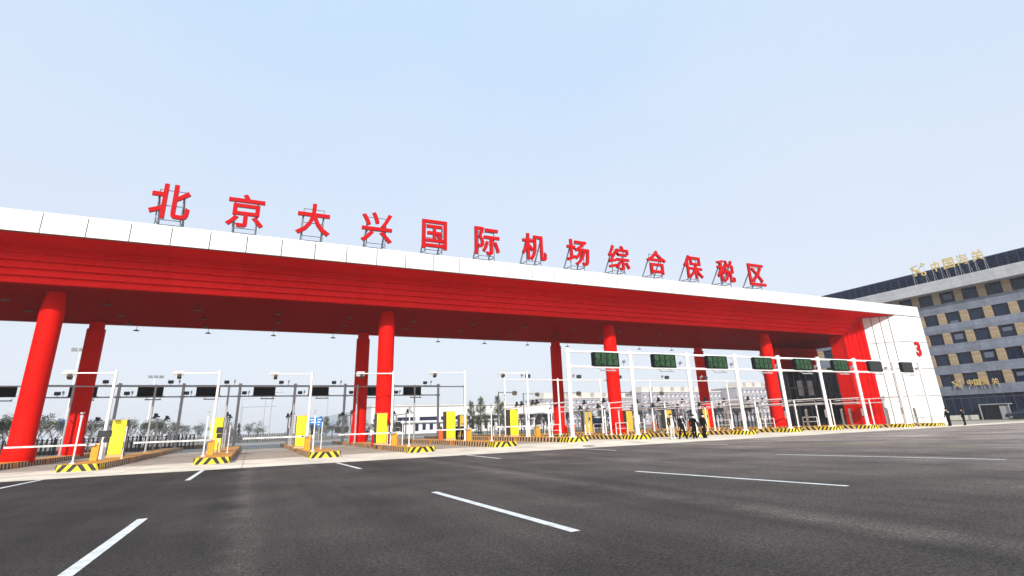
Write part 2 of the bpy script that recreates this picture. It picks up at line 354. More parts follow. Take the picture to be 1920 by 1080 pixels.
# ------------------------------------------------------------------ ground heights: the plaza is flat, the apron has a slight cross fall
FX = [(-9000, 0), (-8, 0), (10, .03), (17, .11), (23, .18), (29, .11), (35, .06), (53, .03), (59, -.03), (72, -.15), (82, -.28), (112, -.15), (160, -.1), (220, 0), (9000, 0)]
def gz(x, y):
    for (a, fa), (b, fb) in zip(FX[:-1], FX[1:]):
        if a <= x <= b: f = fa+(fb-fa)*(x-a)/(b-a); break
    t = min(1, max(0, (y-29.5)/5.0)); t = t*t*(3-2*t)
    u = min(1, max(0, (y-75)/40.0)); u = u*u*(3-2*u)
    return f*t*(1-u)
XS = [-1500, -400, -90]+[x for x in range(-50, 126, 2)]+[160, 400, 1500]
YS = [-1500, -120, -40, -10, 0, 10, 20, 26, 29.5]+[30+.5*i for i in range(0, 13)]+[38, 42, 46, 50, 55, 60, 65, 70, 75, 80, 85, 90, 95, 100, 105, 110, 115, 120, 400, 1500]
cells = {"plaza": MB(), "apron": MB(), "lane_slab": MB(), "rear_road": MB(), "ground": MB(), "lawn_strip": MB()}
for xa, xb in zip(XS[:-1], XS[1:]):
    for ya, yb in zip(YS[:-1], YS[1:]):
        xm, ym = (xa+xb)/2, (ya+yb)/2
        if -400 < xm < 400 and -120 < ym < 29.5: k = "plaza"
        elif -90 < xm < 105 and 29.5 < ym < 38: k = "apron"
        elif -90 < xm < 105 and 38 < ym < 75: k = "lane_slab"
        elif 105 < xm < 400 and -120 < ym < 42: k = "plaza"
        elif 105 < xm < 110 and 42 < ym < 75: k = "lawn_strip"
        elif -50 < xm < 100 and 75 < ym < 115: k = "rear_road"
        else: k = "ground"
        cells[k].quad(*[(x, y, gz(x, y)) for x, y in ((xa, ya), (xb, ya), (xb, yb), (xa, yb))])
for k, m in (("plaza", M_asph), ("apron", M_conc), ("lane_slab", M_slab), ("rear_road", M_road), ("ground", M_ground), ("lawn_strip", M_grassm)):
    o = cells[k].build(k, m, smooth=0)
    bm = bmesh.new(); bm.from_mesh(o.data); bmesh.ops.remove_doubles(bm, verts=bm.verts, dist=1e-4); bm.to_mesh(o.data); bm.free()
    tag(o, {"plaza": "dark asphalt plaza in front of the gate", "apron": "pale concrete apron in front of the lanes", "lane_slab": "beige concrete lanes under the canopy", "rear_road": "grey paved road behind the gate",
            "ground": "dry ground beyond the road", "lawn_strip": "narrow lawn in front of the office building"}[k], kind="structure")
mk = MB()
def dash(x0, y0, x1, y1, wd=.16, mi=0, z=.005):
    d = Vector((x1-x0, y1-y0, 0)).normalized(); n = Vector((-d.y, d.x, 0))*wd/2
    a, b = Vector((x0, y0, z)), Vector((x1, y1, z)); mk.quad(a-n, b-n, b+n, a+n, mi)
    if mk.f and (Vector(mk.v[mk.f[-1][1]])-Vector(mk.v[mk.f[-1][0]])).cross(Vector(mk.v[mk.f[-1][2]])-Vector(mk.v[mk.f[-1][1]])).z < 0: mk.f[-1].reverse()
for l in [(-1.85, 3.0, -1.75, 13.25), (-1.92, 23.3, -1.86, 29.35), (4.4, 7.25, 4.2, 13.5), (4.2, 23.6, 4.0, 29.2), (11.85, 8.05, 11.0, 14.3), (10.9, 24.5, 10.98, 29.3),
          (21.0, 9.05, 19.7, 16.2), (18.2, 25.2, 18.4, 29.3), (-7.72, 24.6, -7.62, 29.3), (-7.75, 8.5, -7.7, 14.5), (25.5, 24.2, 25.4, 29.2)]:
    dash(*l, wd=.17)
dash(28.2, 13.0, 26.9, 28.6, .12, 1); dash(27.9, 13.0, 26.6, 28.6, .12, 1); dash(45, 12, 44, 28, .14, 1); dash(60, 14, 60, 28, .15, 0)
tag(mk.build("lane_markings", [M_paint, M_ypaint], smooth=0), "white dashed lane lines on the asphalt", kind="structure")

# ------------------------------------------------------------------ gate
ZF, ZT, ZS = 13.85, 15.27, 11.67
CX = 22.3
gate = thing("toll_gate", (CX, 40, 0), "long red gate canopy with white fascia on red columns, white end wall at the right", "gate")
GO = (CX, 40, 0)
XR = 81.5; XL = 2*CX-XR
def mir(x): return 2*CX-x
# fascia panels
b = MB(); x = -13.24-2.31*10
js = [XL]+[x+2.31*k for k in range(0, 60) if XL+.6 < x+2.31*k < XR-.6]+[XR]
for a, c in zip(js[:-1], js[1:]): b.box(a+.03, c-.03, 40.0, 40.12, ZF+.05, ZT)
b.build("fascia", M_white, gate, GO)
b = MB().box(XL+.05, XR-.05, 40.125, 40.6, ZF, ZT-.12); b.build("fascia_backing", M_dark, gate, GO)
b = MB().box(XL+.05, XR-.05, 40.62, 59.6, ZT-.5, ZT-.14)
b.box(XL+.05, XR-.05, 59.62, 59.8, ZS, ZT); b.build("roof", M_white, gate, GO)
b = MB(); b.quad((mir(76), 40.15, ZF-.004), (mir(73.4), 43.0, ZF-.004), (73.4, 43.0, ZF-.004), (76, 40.15, ZF-.004)); b.build("front_soffit", M_redp, gate, GO, smooth=0)
# stepped frame round the opening: five receding steps, mitred at the top corners
b = MB(); NS = 5; sx_, sy_, sz_ = .52, .33, (ZF-ZS)/5
for k in range(NS):
    xo, xi = 73.4-sx_*k, 73.4-sx_*(k+1); zo, zi = ZF-sz_*k, ZF-sz_*(k+1); y0, y1 = 43+sy_*k, 43+sy_*(k+1)
    lo, li = mir(xo), mir(xi); zb = -.5
    b.quad((li, y0, zi), (xi, y0, zi), (xo, y0, zo), (lo, y0, zo))
    b.quad((xi, y0, zb), (xo, y0, zb), (xo, y0, zo), (xi, y0, zi)); b.quad((lo, y0, zb), (li, y0, zb), (li, y0, zi), (lo, y0, zo))
    b.quad((li, y0, zi), (li, y1, zi), (xi, y1, zi), (xi, y0, zi))
    b.quad((xi, y0, zb), (xi, y0, zi), (xi, y1, zi), (xi, y1, zb)); b.quad((li, y0, zb), (li, y1, zb), (li, y1, zi), (li, y0, zi))
b.build("stepped_frame", M_redp, gate, GO, smooth=0)
b = MB()
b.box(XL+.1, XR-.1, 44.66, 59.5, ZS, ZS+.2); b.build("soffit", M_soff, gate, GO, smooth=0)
for s in (0, 1):
    f = (lambda v: mir(v)) if s else (lambda v: v); b = MB()
    b.box(f(70.8), f(71.2), 44.66, 46.4, -.5, ZS-.01); b.box(f(71.22), f(74.0), 46.2, 46.4, -.5, ZS-.01)
    b.box(f(70.78), f(70.8), 45.3, 45.36, -.5, ZS-.02)
    b.build("inner_jamb", M_red, gate, GO, smooth=0)
# end walls: flat white face plus a splayed return, cladding panels with open joints
for s in (0, 1):
    f = (lambda v: mir(v)) if s else (lambda v: v)
    b = MB(); zz = [-.5, 3.4, 6.9, 10.33, ZF-.02]
    cols = [76.0, 77.1, 78.2, 79.3, 80.4, 81.5]
    for zi, (za, zb) in enumerate(zip(zz[:-1], zz[1:])):
        for xi, (xa, xb) in enumerate(zip(cols[:-1], cols[1:])):
            g = .013 if xi not in (0,) else .018
            b.box(f(xa+g), f(xb-g), 40.0, 40.06, za+.032, zb-.032)
        for i in range(4):
            a0, a1 = i/4, (i+1)/4; p0 = Vector((76.0, 40.0, 0)).lerp(Vector((73.4, 43, 0)), a0+.010); p1 = Vector((76.0, 40.0, 0)).lerp(Vector((73.4, 43, 0)), a1-.010)
            nrm = Vector((3, 2.6, 0)).normalized()*.06
            pts = [(f(q.x), q.y) for q in (p0, p1, p1+nrm, p0+nrm)]
            b.prism(pts, za+.032, zb-.032)
    b.build("wall_cladding", M_white, gate, GO, smooth=0)
    b = MB(); b.prism([(f(x), y) for x, y in ((76.1, 40.09), (XR-.03, 40.09), (XR-.03, 46.15), (74.1, 46.15), (74.1, 43.3), (73.6, 43.0))], -.5, ZF-.03); b.build("wall_backing", M_dark, gate, GO, smooth=0)
    b = MB(); b.box(f(XR-.02), f(XR), 40.1, 46.2, -.5, ZF-.02); b.build("end_cladding", M_white, gate, GO, smooth=0)
    b = MB(); b.box(f(72.5), f(XR-.1), 55.8, 59.4, -.5, ZS-.01); b.build("rear_pier", M_red, gate, GO, smooth=0)
# columns
prof = [(.86, 0), (.88, .05), (.88, .86), (.86, .96), (.80, 1.04), (.72, 1.08), (.70, 1.12), (.70, 3.58), (.688, 3.585), (.688, 3.61), (.70, 3.615), (.70, 6.98), (.688, 6.985), (.688, 7.01), (.70, 7.015), (.70, 10.0), (.69, 10.35), (.655, 10.75), (.60, 11.1), (.555, 11.3), (.53, 11.42), (.53, 11.66)]
prof = [p for p in prof]
COLX = [-13.7, 10.03, 34.3, 58.7]
for yy, prf in ((46.95, prof), (58.7, [(.86, 0), (.88, .05), (.88, .86), (.86, .96), (.80, 1.04), (.72, 1.08), (.70, 1.12), (.70, 11.0), (.70, 11.05), (.58, 11.06), (.58, 11.66)])):
    for cxx in COLX:
        z0 = gz(cxx, yy)+.2
        p2 = [(r, z+z0 if z < 5 else z) for r, z in prf]
        b = MB().lathe(p2, 48, c=(cxx, yy)); b.build("column", M_red, gate, GO, smooth=40)

# ------------------------------------------------------------------ lettering helpers
GL = {}
def glyph(ch, off=0.0, ext=0.05, res=3):
    key = (ch, off, ext)
    if key in GL: return GL[key]
    cu = bpy.data.curves.new("glyph", 'FONT'); cu.body = ch; cu.size = 1; cu.extrude = ext; cu.offset = off; cu.resolution_u = res
    ob = bpy.data.objects.new("glyph", cu); COL.objects.link(ob)
    dg = bpy.context.evaluated_depsgraph_get(); me = bpy.data.meshes.new_from_object(ob.evaluated_get(dg))
    bpy.data.objects.remove(ob)
    xs = [v.co.x for v in me.vertices] or [0, 1]; ys = [v.co.y for v in me.vertices] or [0, 1]
    bb = (min(xs), max(xs), min(ys), max(ys))
    vs = [v.co.copy() for v in me.vertices]; fs = [list(p.vertices) for p in me.polygons]; nz = [abs(p.normal.z) for p in me.polygons]
    GL[key] = (vs, fs, nz, bb); return GL[key]
def put_glyph(b, ch, ctr, wd, ht, depth, ux, uz, un, off=0, mi=0, mside=None):
    """centre a glyph on ctr; ux = writing direction, uz = up, un = towards the reader"""
    vs, fs, nz, (x0, x1, y0, y1) = glyph(ch, off, .05)
    sx, sy = wd/(x1-x0), ht/(y1-y0); ctr, ux, uz, un = map(Vector, (ctr, ux, uz, un)); base = len(b.v)
    for v in vs: b.v.append(tuple(ctr+ux*((v.x-(x0+x1)/2)*sx)+uz*((v.y-(y0+y1)/2)*sy)+un*(v.z/.05*depth/2)))
    for f, n in zip(fs, nz): b.f.append([base+i for i in f]); b.m.append(mi if (mside is None or n > .5) else mside)

def bold_offset(ch):
    """the boldest outline offset whose face still fills cleanly"""
    def area(off):
        vs, fs, nz, bb = glyph(ch, off, .05); a = 0
        for f, n in zip(fs, nz):
            if n > .9:
                for q in range(1, len(f)-1): a += (vs[f[q]]-vs[f[0]]).cross(vs[f[q+1]]-vs[f[0]]).length/2
        return a
    a0 = area(0.0); prev, best = 1.0, 0.0
    for off in (.006, .010, .014, .017):
        r = area(off)/a0
        if not (prev+.04 < r < prev+.24): break
        prev, best = r, off
    return best
# the number 3 on the end wall
b = MB(); put_glyph(b, "3", (78.9, 39.93, 9.42), 1.15, 1.95, .12, (1, 0, 0), (0, 0, 1), (0, -1, 0), .035, 0, 1)
b.build("numeral", [M_letter, M_letters], gate, GO, smooth=0)

# roof sign: 13 separate characters on steel frames
TXT = "北京大兴国际机场综合保税区"
LX = [-6.8, -2.05, 2.68, 7.55, 12.42, 17.3, 22.05, 26.85, 31.7, 36.5, 41.55, 46.4, 51.3]
LW = [2.45, 2.5, 2.5, 2.5, 2.2, 2.4, 2.55, 2.55, 2.6, 2.55, 2.65, 2.65, 2.55]
for i, (ch, x, wd) in enumerate(zip(TXT, LX, LW)):
    t = thing("sign_character", (x, 40.6, ZT-.14), "large red metal character %s on the gate roof, %s of thirteen" % (ch, ORD[i]), "sign", "red characters of the roof sign")
    b = MB(); put_glyph(b, ch, (0, 0, .84+1.3), wd, 2.6, .20, (1, 0, 0), (0, 0, 1), (0, -1, 0), bold_offset(ch), 0, 1)
    b.build("character_face", [M_letter, M_letters], t, smooth=0)
    b = MB()
    for sx in (-.75, .75):
        b.tube((sx, .22, 0), (sx, .22, 3.1), .045, n=6); b.tube((sx, 2.2, 0), (sx, .24, 2.7), .07, n=6); b.tube((sx, .24, .75), (sx, 1.6, .86), .045, n=6)
        b.tube((sx, .1, 1.2), (sx, .24, 1.2), .025, n=5); b.tube((sx, .1, 2.4), (sx, .24, 2.4), .025, n=5)
    for z in (.82, 1.9, 3.05): b.tube((-.75, .22, z), (.75, .22, z), .03, n=6)
    b.tube((-.75, 1.4, .86), (.75, 1.4, .86), .03, n=6)
    b.build("support_frame", M_dsteel, t)

# pendant lamps under the canopy
src = None
for yy in (47.9, 51.8, 55.6, 59.2):
    for k in range(-3, 11):
        x = 1.0+5.9*k+(.0 if yy != 51.8 else .15)
        if any(abs(x-cx_) < 1.0 and (abs(yy-46.95) < 1.2 or abs(yy-58.7) < 1.2) for cx_ in COLX): x += 1.4
        if x > 64: continue
        if src is None:
            src = thing("pendant_lamp", (x, yy, ZS), "small dark pendant lamp hanging on a rod under the red canopy", "lamp", "pendant lamps under the canopy")
            MB().tube((0, 0, 0), (0, 0, -.42), .018, n=6).build("rod", M_charc, src)
            MB().lathe([(.05, -.40), (.08, -.43), (.26, -.50), (.27, -.53), (.24, -.53)][::-1], 16).build("shade", M_charc, src)
        else: dup(src, (x, yy, ZS))

# ------------------------------------------------------------------ traffic islands
IX = [-13.85+6.0*k for k in range(15)]           # island centres
IH = .33
def it(i, y): return gz(IX[i], y)+IH               # top of an island
W2 = .9
for i, x in enumerate(IX):
    y1 = 73.0 if i < 13 else (46.0 if i == 13 else 39.75)
    xl, xr = -W2, W2
    z0 = gz(x, 37)
    b = MB(); side = lambda p, q: 1
    pts = [(xl+.12, 0), (xr-.12, 0), (xr, .14), (xr, 1.5), (xr, y1-35.2), (xl, y1-35.2), (xl, 1.5), (xl, .14)]
    b.prism(pts, -.3, IH, 0, lambda p, q: 2 if p[1] < 1.6 and q[1] < 1.6 else 1)
    o = b.build("traffic_island", [M_ktop, M_kside if i < 7 else M_kside2, M_knose], smooth=0, bevel=.015); o.location = (x, 35.2, z0)
    tag(o, "orange topped traffic island with striped nose, %s" % ORD[i], "traffic island", "striped traffic islands between the lanes")
# wider pads where a column stands
for i, cxx in ((0, -13.7), (4, 10.03), (8, 34.3), (12, 58.7)):
    pass

# ------------------------------------------------------------------ lane equipment, exit side
def camera_bits(b, p, d, s=1.0, mi=0):
    """a bullet camera on a short bracket at p looking along d"""
    p = Vector(p); d = Vector(d).normalized(); n = d.orthogonal().normalized(); u = d.cross(n)
    b.tube(p, p+Vector((0, 0, .16*s)), .02*s, n=6, mi=mi)
    c = p+Vector((0, 0, .2*s)); b.obox(c, d*.17*s, n*.06*s, u*.06*s, mi)
# L-shaped poles with a floodlight/camera unit
LP = [(1, -8.2, 41.5, 5.7, 2.75), (2, -2.5, 43.5, 5.95, 2.9), (3, 3.73, 43.5, 5.95, 3.0), (4, 9.98, 43.5, 6.05, 3.0), (5, 16.3, 43.8, 6.2, 3.2), (6, 23.0, 45.0, 6.35, 3.0)]
where = ["beside the first yellow cabinet", "beside the second yellow cabinet", "beside the third yellow cabinet", "in front of the red column", "beside the fifth yellow cabinet", "beside the sixth yellow cabinet"]
for k, (i, x, y, zt, arm) in enumerate(LP):
    z0 = it(i, y)
    t = thing("camera_pole", (x, y, z0), "white L-shaped pole with a camera at its arm tip, %s" % where[k], "pole", "white camera poles")
    h = zt-z0
    b = MB().tube((0, 0, 0), (0, 0, h), .105, .085, 14); b.lathe([(.2, 0), (.2, .03), (.11, .04)], 14); b.build("post", M_steelw, t)
    b = MB().tube((-.1, 0, h-.18), (-arm, 0, h-.22), .05, .04, 10); b.tube((-.28, 0, h-.185), (-.2, 0, h-.185), .085, n=12); b.build("arm", M_steelw, t)
    b = MB(); b.tube((-arm+.45, -.02, h-.22), (-arm+.45, -.02, h-.38), .03, n=8); b.obox((-arm+.45, -.12, h-.45), (.12, 0, 0), (0, .16, -.07), (0, .04, .09)); b.tube((-arm+.45, -.26, h-.40), (-arm+.45, -.34, h-.36), .07, n=12)
    b.build("camera", M_charc, t)
    b = MB(); b.obox((-arm+.38, .05, h-.24), (.30, 0, 0), (0, .03, .02), (0, -.12, .16)); b.build("light_panel", M_steelw, t)
# equipment cabinets
CB = [(1, -8.35, 46, 'y'), (2, -2.4, 46, 'y'), (3, 3.5, 46, 'y'), (4, 9.45, 44.6, 'y'), (5, 15.8, 46, 'y'), (6, 22.0, 46, 'y')]
cab0 = None
def cabinet(i, x, y, m, lab, h=2.4, wd=.84, dp=1.0):
    t = thing("equipment_cabinet", (x, y, it(i, y)), lab, "cabinet", "equipment cabinets on the islands")
    MB().box(-wd/2-.04, wd/2+.04, -.01, dp+.02, 0, .14).build("plinth", M_plinth, t, bevel=.01)
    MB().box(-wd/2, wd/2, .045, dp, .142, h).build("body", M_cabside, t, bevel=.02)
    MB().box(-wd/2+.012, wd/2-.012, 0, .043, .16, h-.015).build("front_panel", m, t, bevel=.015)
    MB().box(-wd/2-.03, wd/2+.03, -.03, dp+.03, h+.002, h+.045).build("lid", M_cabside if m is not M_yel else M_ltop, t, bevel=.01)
    return t
for k, (i, x, y, m) in enumerate(CB):
    cabinet(i, x, y, M_yel, "tall bright yellow fronted cabinet on the island, %s" % ORD[k])
# boom barriers with card terminals
BR = [(1, -8.2, 40, 4.1), (2, -2.25, 40, 4.1), (3, 3.47, 40, 3.95), (4, 9.62, 41, 4.05), (5, 15.75, 41.5, 4.0), (6, 22.0, 41.5, 3.9)]
for k, (i, x, y, ln) in enumerate(BR):
    z0 = it(i, y)
    t = thing("boom_barrier", (x, y, z0), "orange barrier box with lowered white boom, %s" % ORD[k], "barrier", "orange boom barriers")
    MB().box(-.18, .18, -.17, .17, 0, .86).build("housing", M_orange, t, bevel=.02)
    MB().box(-.2, .2, -.19, .19, .862, .97).build("lid", M_ltop, t, bevel=.03)
    b = MB(); b.tube((-.1, -.26, .90), (-.1, -.17, .90), .09, n=14); b.box(-.42, .0, -.30, -.24, .83, .97); b.build("hub", M_galv, t)
    b = MB(); n = 9
    for q in range(n):
        xa, xb = -.3-(ln-.3)*q/n, -.3-(ln-.3)*(q+1)/n
        b.box(xb, xa, -.30, -.255, .86 if q % 2 else .862, .955 if q % 2 else .953, q % 2)
    b.build("boom", [M_steelw, mat("boom_band", (.52, .50, .48), .5)], t)
    MB().tube((-.1, .2, .3), (-.1, .175, .3), .03, n=8).build("lock", M_charc, t)
    t2 = thing("card_terminal", (x+.36, y+.42, z0), "black card terminal on a short stem behind the %s orange barrier box" % ORD[k].replace(" from the left", "").replace("leftmost", "first"), "terminal", "card terminals on stems")
    MB().tube((0, 0, 0), (0, 0, 1.25), .05, n=8).build("stem", M_steelw, t2)
    b = MB(); wd = .34 if k == 0 else .2
    b.box(-wd-.14*(k == 0), wd-.14*(k == 0), -.12, .06, 1.30, 1.68); b.box(-.15, .15, -.1, .05, 1.0, 1.28); b.build("display_head", M_black, t2, bevel=.02)
# slim posts: tall sensor post at the nose and a thinner rod behind it
TP = [(1, -8.3, 36.2, 2.9), (2, -2.5, 38.0, 2.95), (3, 3.62, 37.5, 2.85), (4, 9.92, 37.8, 2.95), (5, 16.6, 38.8, 3.1), (6, 22.6, 40.0, 3.0), (7, 28.4, 38.5, 2.6)]
for k, (i, x, y, zt) in enumerate(TP):
    z0 = it(i, y); h = zt-z0
    t = thing("sensor_post", (x, y, z0), "slender white post with a small sensor head at the island nose, %s" % ORD[k], "post", "slender sensor posts")
    b = MB().tube((0, 0, 0), (0, 0, h-.3), .04, n=10); b.lathe([(.13, 0), (.13, .02), (.05, .10), (.042, .1)], 12); b.build("post", M_steelw, t)
    b = MB(); b.box(-.06, .06, -.06, .06, h-.29, h-.12); b.tube((-.1, 0, h-.02), (.12, -.02, h), .02, n=6); b.tube((0, 0, h-.12), (0, 0, h), .02, n=6); b.box(-.05, .05, -.16, .0, h-.06, h+.02)
    b.build("sensor_head", M_galv, t)
SP = [(1, -7.13, 41.6, 2.35), (2, -1.41, 43.4, 2.28), (3, 4.5, 41.2, 2.3), (4, 10.45, 41.8, 2.28), (5, 16.6, 43.2, 2.45), (4, 9.45, 42.4, 1.9), (4, 9.7, 42.6, 1.95), (0, -14.5, 43, 2.0), (0, -14.2, 43.4, 2.0), (6, 22.8, 43.5, 2.4)]
for k, (i, x, y, zt) in enumerate(SP):
    z0 = it(i, y); h = zt-z0
    t = thing("detector_rod", (x, y, z0), ["white rod right of the first yellow cabinet", "white rod right of the second yellow cabinet", "white rod right of the third yellow cabinet", "white rod right of the fourth orange barrier box",
              "white rod right of the fifth orange barrier box", "short pale rod before the second front column, left one of a pair", "short pale rod before the second front column, right one of a pair",
              "white rod left of the leftmost column, left one of a pair", "white rod left of the leftmost column, right one of a pair", "white rod beside the sixth orange barrier box"][k], "post", "thin detector rods")
    b = MB().tube((0, 0, 0), (0, 0, h-.1), .03, n=8); b.lathe([(.09, 0), (.09, .02), (.03, .03)], 10); b.build("post", M_steelw, t)
    b = MB(); b.box(-.04, .04, -.05, .04, h-.098, h+.05); b.box(.03, .1, -.06, .02, h*.45, h*.45+.14); b.build("detector_head", M_charc, t)

# single-rail camera frame behind the columns (exit side)
def flange(b, x, y, z, r, ax='x'):
    for s in (-1, 1): b.tube((x+s*.16, y, z), (x+s*.19, y, z), r*1.7, n=12)
FXP = [(0, -14.07), (1, -8.2), (2, -2.36), (3, 3.47), (4, 9.45), (5, 15.5), (6, 21.2)]
YF = 57.2; ZFR = 5.92
t = thing("camera_gantry", (FXP[0][1], YF, 0), "pale single rail camera frame on slender posts behind the columns at the left", "gantry"); og = (FXP[0][1], YF, 0)
for i, x in FXP:
    b = MB(); b.tube((x, YF, it(i, YF)), (x, YF, ZFR+.12), .085, n=12); b.lathe([(.2, 0), (.2, .03), (.1, .1), (.09, .1)], 12, c=(x, YF))
    k0 = len(b.v)-12*4-0
    b.v = b.v[:24]+[(vx, vy, vz+it(i, YF)) for vx, vy, vz in b.v[24:]]
    b.build("post", M_galv, t, og)
b = MB().tube((FXP[0][1]-5, YF, ZFR-.03), (FXP[-1][1], YF, ZFR-.05), .06, n=10)
for i, x in FXP: flange(b, x, YF, ZFR-.04, .06)
b.build("rail", M_galv, t, og)
# rear double-rail gantry with dark message screens
YR = 70.0
def gantry(name, xs, tops, Y, z_lo, z_hi, r_post, r_rail, m, label, x_ext=0, base=None):
    og = (xs[0], Y, 0); t = thing(name, og, label, "gantry")
    for x in xs:
        zb = base(x); b = MB(); b.tube((x, Y, zb), (x, Y, z_hi+.22), r_post, n=14)
        b.lathe([(r_post*2, zb), (r_post*2, zb+.03), (r_post*1.1, zb+.10)], 14, c=(x, Y)); b.lathe([(r_post*1.15, z_hi+.22), (r_post*1.15, z_hi+.25)], 14, c=(x, Y))
        b.build("post", m, t, og)
    for z in (z_lo, z_hi):
        b = MB(); b.tube((xs[0]-x_ext, Y, z), (xs[-1], Y, z), r_rail, n=10)
        for x in xs:
            for s in (-1, 1): b.tube((x+s*(r_post+.05), Y, z), (x+s*(r_post+.09), Y, z), r_rail*1.8, n=12)
        b.build("rail", m, t, og)
    return t
RX = [-13.3, -7.4, -1.75, 4.2, 10.05, 16.1, 22.2]
rg = gantry("rear_gantry", RX, None, YR, 5.75, 6.95, .15, .08, M_galv, "grey double rail gantry carrying unlit black screens beyond the canopy at the left", 8, lambda x: gz(x, YR)+IH)
def light_bar(par, og, x, Y, z, m):
    b = MB(); b.tube((x-.75, Y-.5, z-.32), (x+.75, Y-.5, z-.32), .055, n=8); b.tube((x-.6, Y, z-.06), (x-.6, Y-.5, z-.30), .03, n=6); b.tube((x+.6, Y, z-.06), (x+.6, Y-.5, z-.30), .03, n=6)
    b.build("light_bar", m, par, og)
def screen_body(par, wd, h, m, lit=None):
    b = MB(); b.box(-wd/2, wd/2, -.12, .12, -h/2, h/2)
    for sx in (-1, 1):
        for sz in (-1, 1): b.prism([(sx*(wd/2-.001), -.03), (sx*(wd/2+.13), -.03), (sx*(wd/2+.13), .03), (sx*(wd/2-.001), .03)], sz*(h/2-.02) if sz < 0 else h/2-.06, -h/2+.06 if sz < 0 else sz*(h/2-.02))
    b.build("case", M_screen, par, bevel=.01)
    if m: MB().box(-wd/2+.22, wd/2-.1, -.135, -.121, -h/2+.06, h/2-.06).build("panel", m, par)
RSX = [(-15.7, 2), (-10.9, 0), (-5.0, 0), (.72, 0), (6.8, 0), (12.5, 0), (18.5, 0)]
rsx = [-16.6, -10.75, -4.95, .73, 6.75, 12.75, 18.55]
RSPX = [-0.3330*70, -.2330*70+.1]
rs_list = [-22.9, -16.35, -10.45, -4.95, .85, 6.9, 12.9, 18.6]
for k, x in enumerate(rs_list):
    t = thing("message_screen", (x, YR-.1, 6.35), "unlit black message screen on the grey rear gantry, %s" % ORD[k], "screen", "unlit screens on the rear gantry")
    screen_body(t, 2.35, 1.08, None); light_bar(rg, (RX[0], YR, 0), x+.4, YR, 5.75, M_charc)
# small floodlights and cameras standing on the rails
fl0 = {}
def rail_unit(kind, x, y, z, label, grp):
    if kind not in fl0:
        t = thing("floodlight" if kind == 'f' else "security_camera", (x, y, z), label, "floodlight" if kind == 'f' else "camera", grp)
        if kind == 'f':
            b = MB(); b.tube((0, 0, 0), (0, 0, .16), .03, n=6); b.build("bracket", M_galv, t)
            b = MB(); b.obox((0, -.05, .32), (.26, 0, 0), (0, .10, .05), (0, -.07, .15)); b.build("lamp_head", M_charc, t, bevel=.02)
        else:
            b = MB(); b.tube((0, 0, 0), (0, 0, .2), .03, n=6); b.tube((0, 0, .2), (.05, 0, .5), .03, n=6); b.build("bracket", M_galv, t)
            b = MB(); b.obox((.03, -.08, .42), (.07, 0, 0), (0, .17, -.06), (0, .04, .10)); b.build("camera_body", M_galv, t, bevel=.01)
        fl0[kind] = t; return t
    c = dup(fl0[kind], (x, y, z), label=label); c["group"] = grp; return c
for k, x in enumerate(rs_list):
    w_ = ORD[k]
    rail_unit('f', x+1.75, YR, 7.03, "small dark floodlight on the top rail of the rear gantry, %s" % w_, "floodlights on the top rail of the rear gantry")
    rail_unit('c', x+2.55, YR, 7.03, "tilted grey camera on the top rail of the rear gantry, %s" % w_, "cameras on the top rail of the rear gantry")
    rail_unit('f', x-2.1, YR, 5.82, "small dark floodlight on the lower rail of the rear gantry, %s" % w_, "floodlights on the lower rail of the rear gantry")
    rail_unit('c', x-1.65, YR, 5.82, "small grey camera on the lower rail of the rear gantry, %s" % w_, "cameras on the lower rail of the rear gantry")

sens = None
for k, (i, dx, y, zt) in enumerate(((6, .5, 40.5, 2.6), (7, -.5, 39.5, 2.5), (7, .4, 43.5, 2.7), (8, -.55, 38.6, 2.4), (8, .5, 43.0, 2.8), (9, -.5, 39.8, 2.6), (9, .45, 44.5, 2.7), (10, -.5, 38.8, 2.5), (10, .5, 43.5, 2.7), (11, -.4, 40.2, 2.6), (11, .55, 45, 2.8), (12, -.5, 39.5, 2.6), (13, -.3, 39.5, 2.6))):
    x = IX[i]+dx; lab = "slim white post among the entry lanes, %s" % ORD[k]
    if sens is None:
        sens = thing("lane_post", (x, y, it(i, y)), lab, "post", "slim white posts of the entry lanes")
        b = MB().tube((0, 0, 0), (0, 0, 2.2), .05, n=10); b.lathe([(.14, 0), (.14, .02), (.06, .08)], 12); b.build("post", M_steelw, sens)
        b = MB(); b.box(-.06, .06, -.16, .08, 2.202, 2.32); b.box(.05, .14, -.1, .02, 1.2, 1.45); b.build("sensor_head", M_charc, sens)
    else: dup(sens, (x, y, it(i, y)), label=lab, scale=(1, 1, (zt-IH)/2.25))
hoop = None
for k, (i, y) in enumerate(((6, 38.6), (7, 37.6), (8, 37.4), (9, 37.6), (10, 37.8), (11, 37.5), (6, 50.5), (7, 50.5), (8, 50.0), (9, 50.2), (10, 50.0))):
    x = IX[i]+.35; lab = "low white hoop rail on an entry lane island, %s" % ORD[k]
    if hoop is None:
        hoop = thing("hoop_rail", (x, y, it(i, y)), lab, "rail", "low white hoop rails"); b = MB(); b.path([(0, 0, 0), (0, 0, .95), (0, 1.6, .95), (0, 1.6, 0)], .035, 8); b.tube((0, 0, .5), (0, 1.6, .5), .025, n=6); b.build("hoop", M_steelw, hoop)
        b = MB(); b.lathe([(.09, 0), (.09, .02)], 10); b.lathe([(.09, 0), (.09, .02)], 10, c=(0, 1.6)); b.build("foot_plate", M_galv, hoop)
    else: dup(hoop, (x, y, it(i, y)), label=lab)
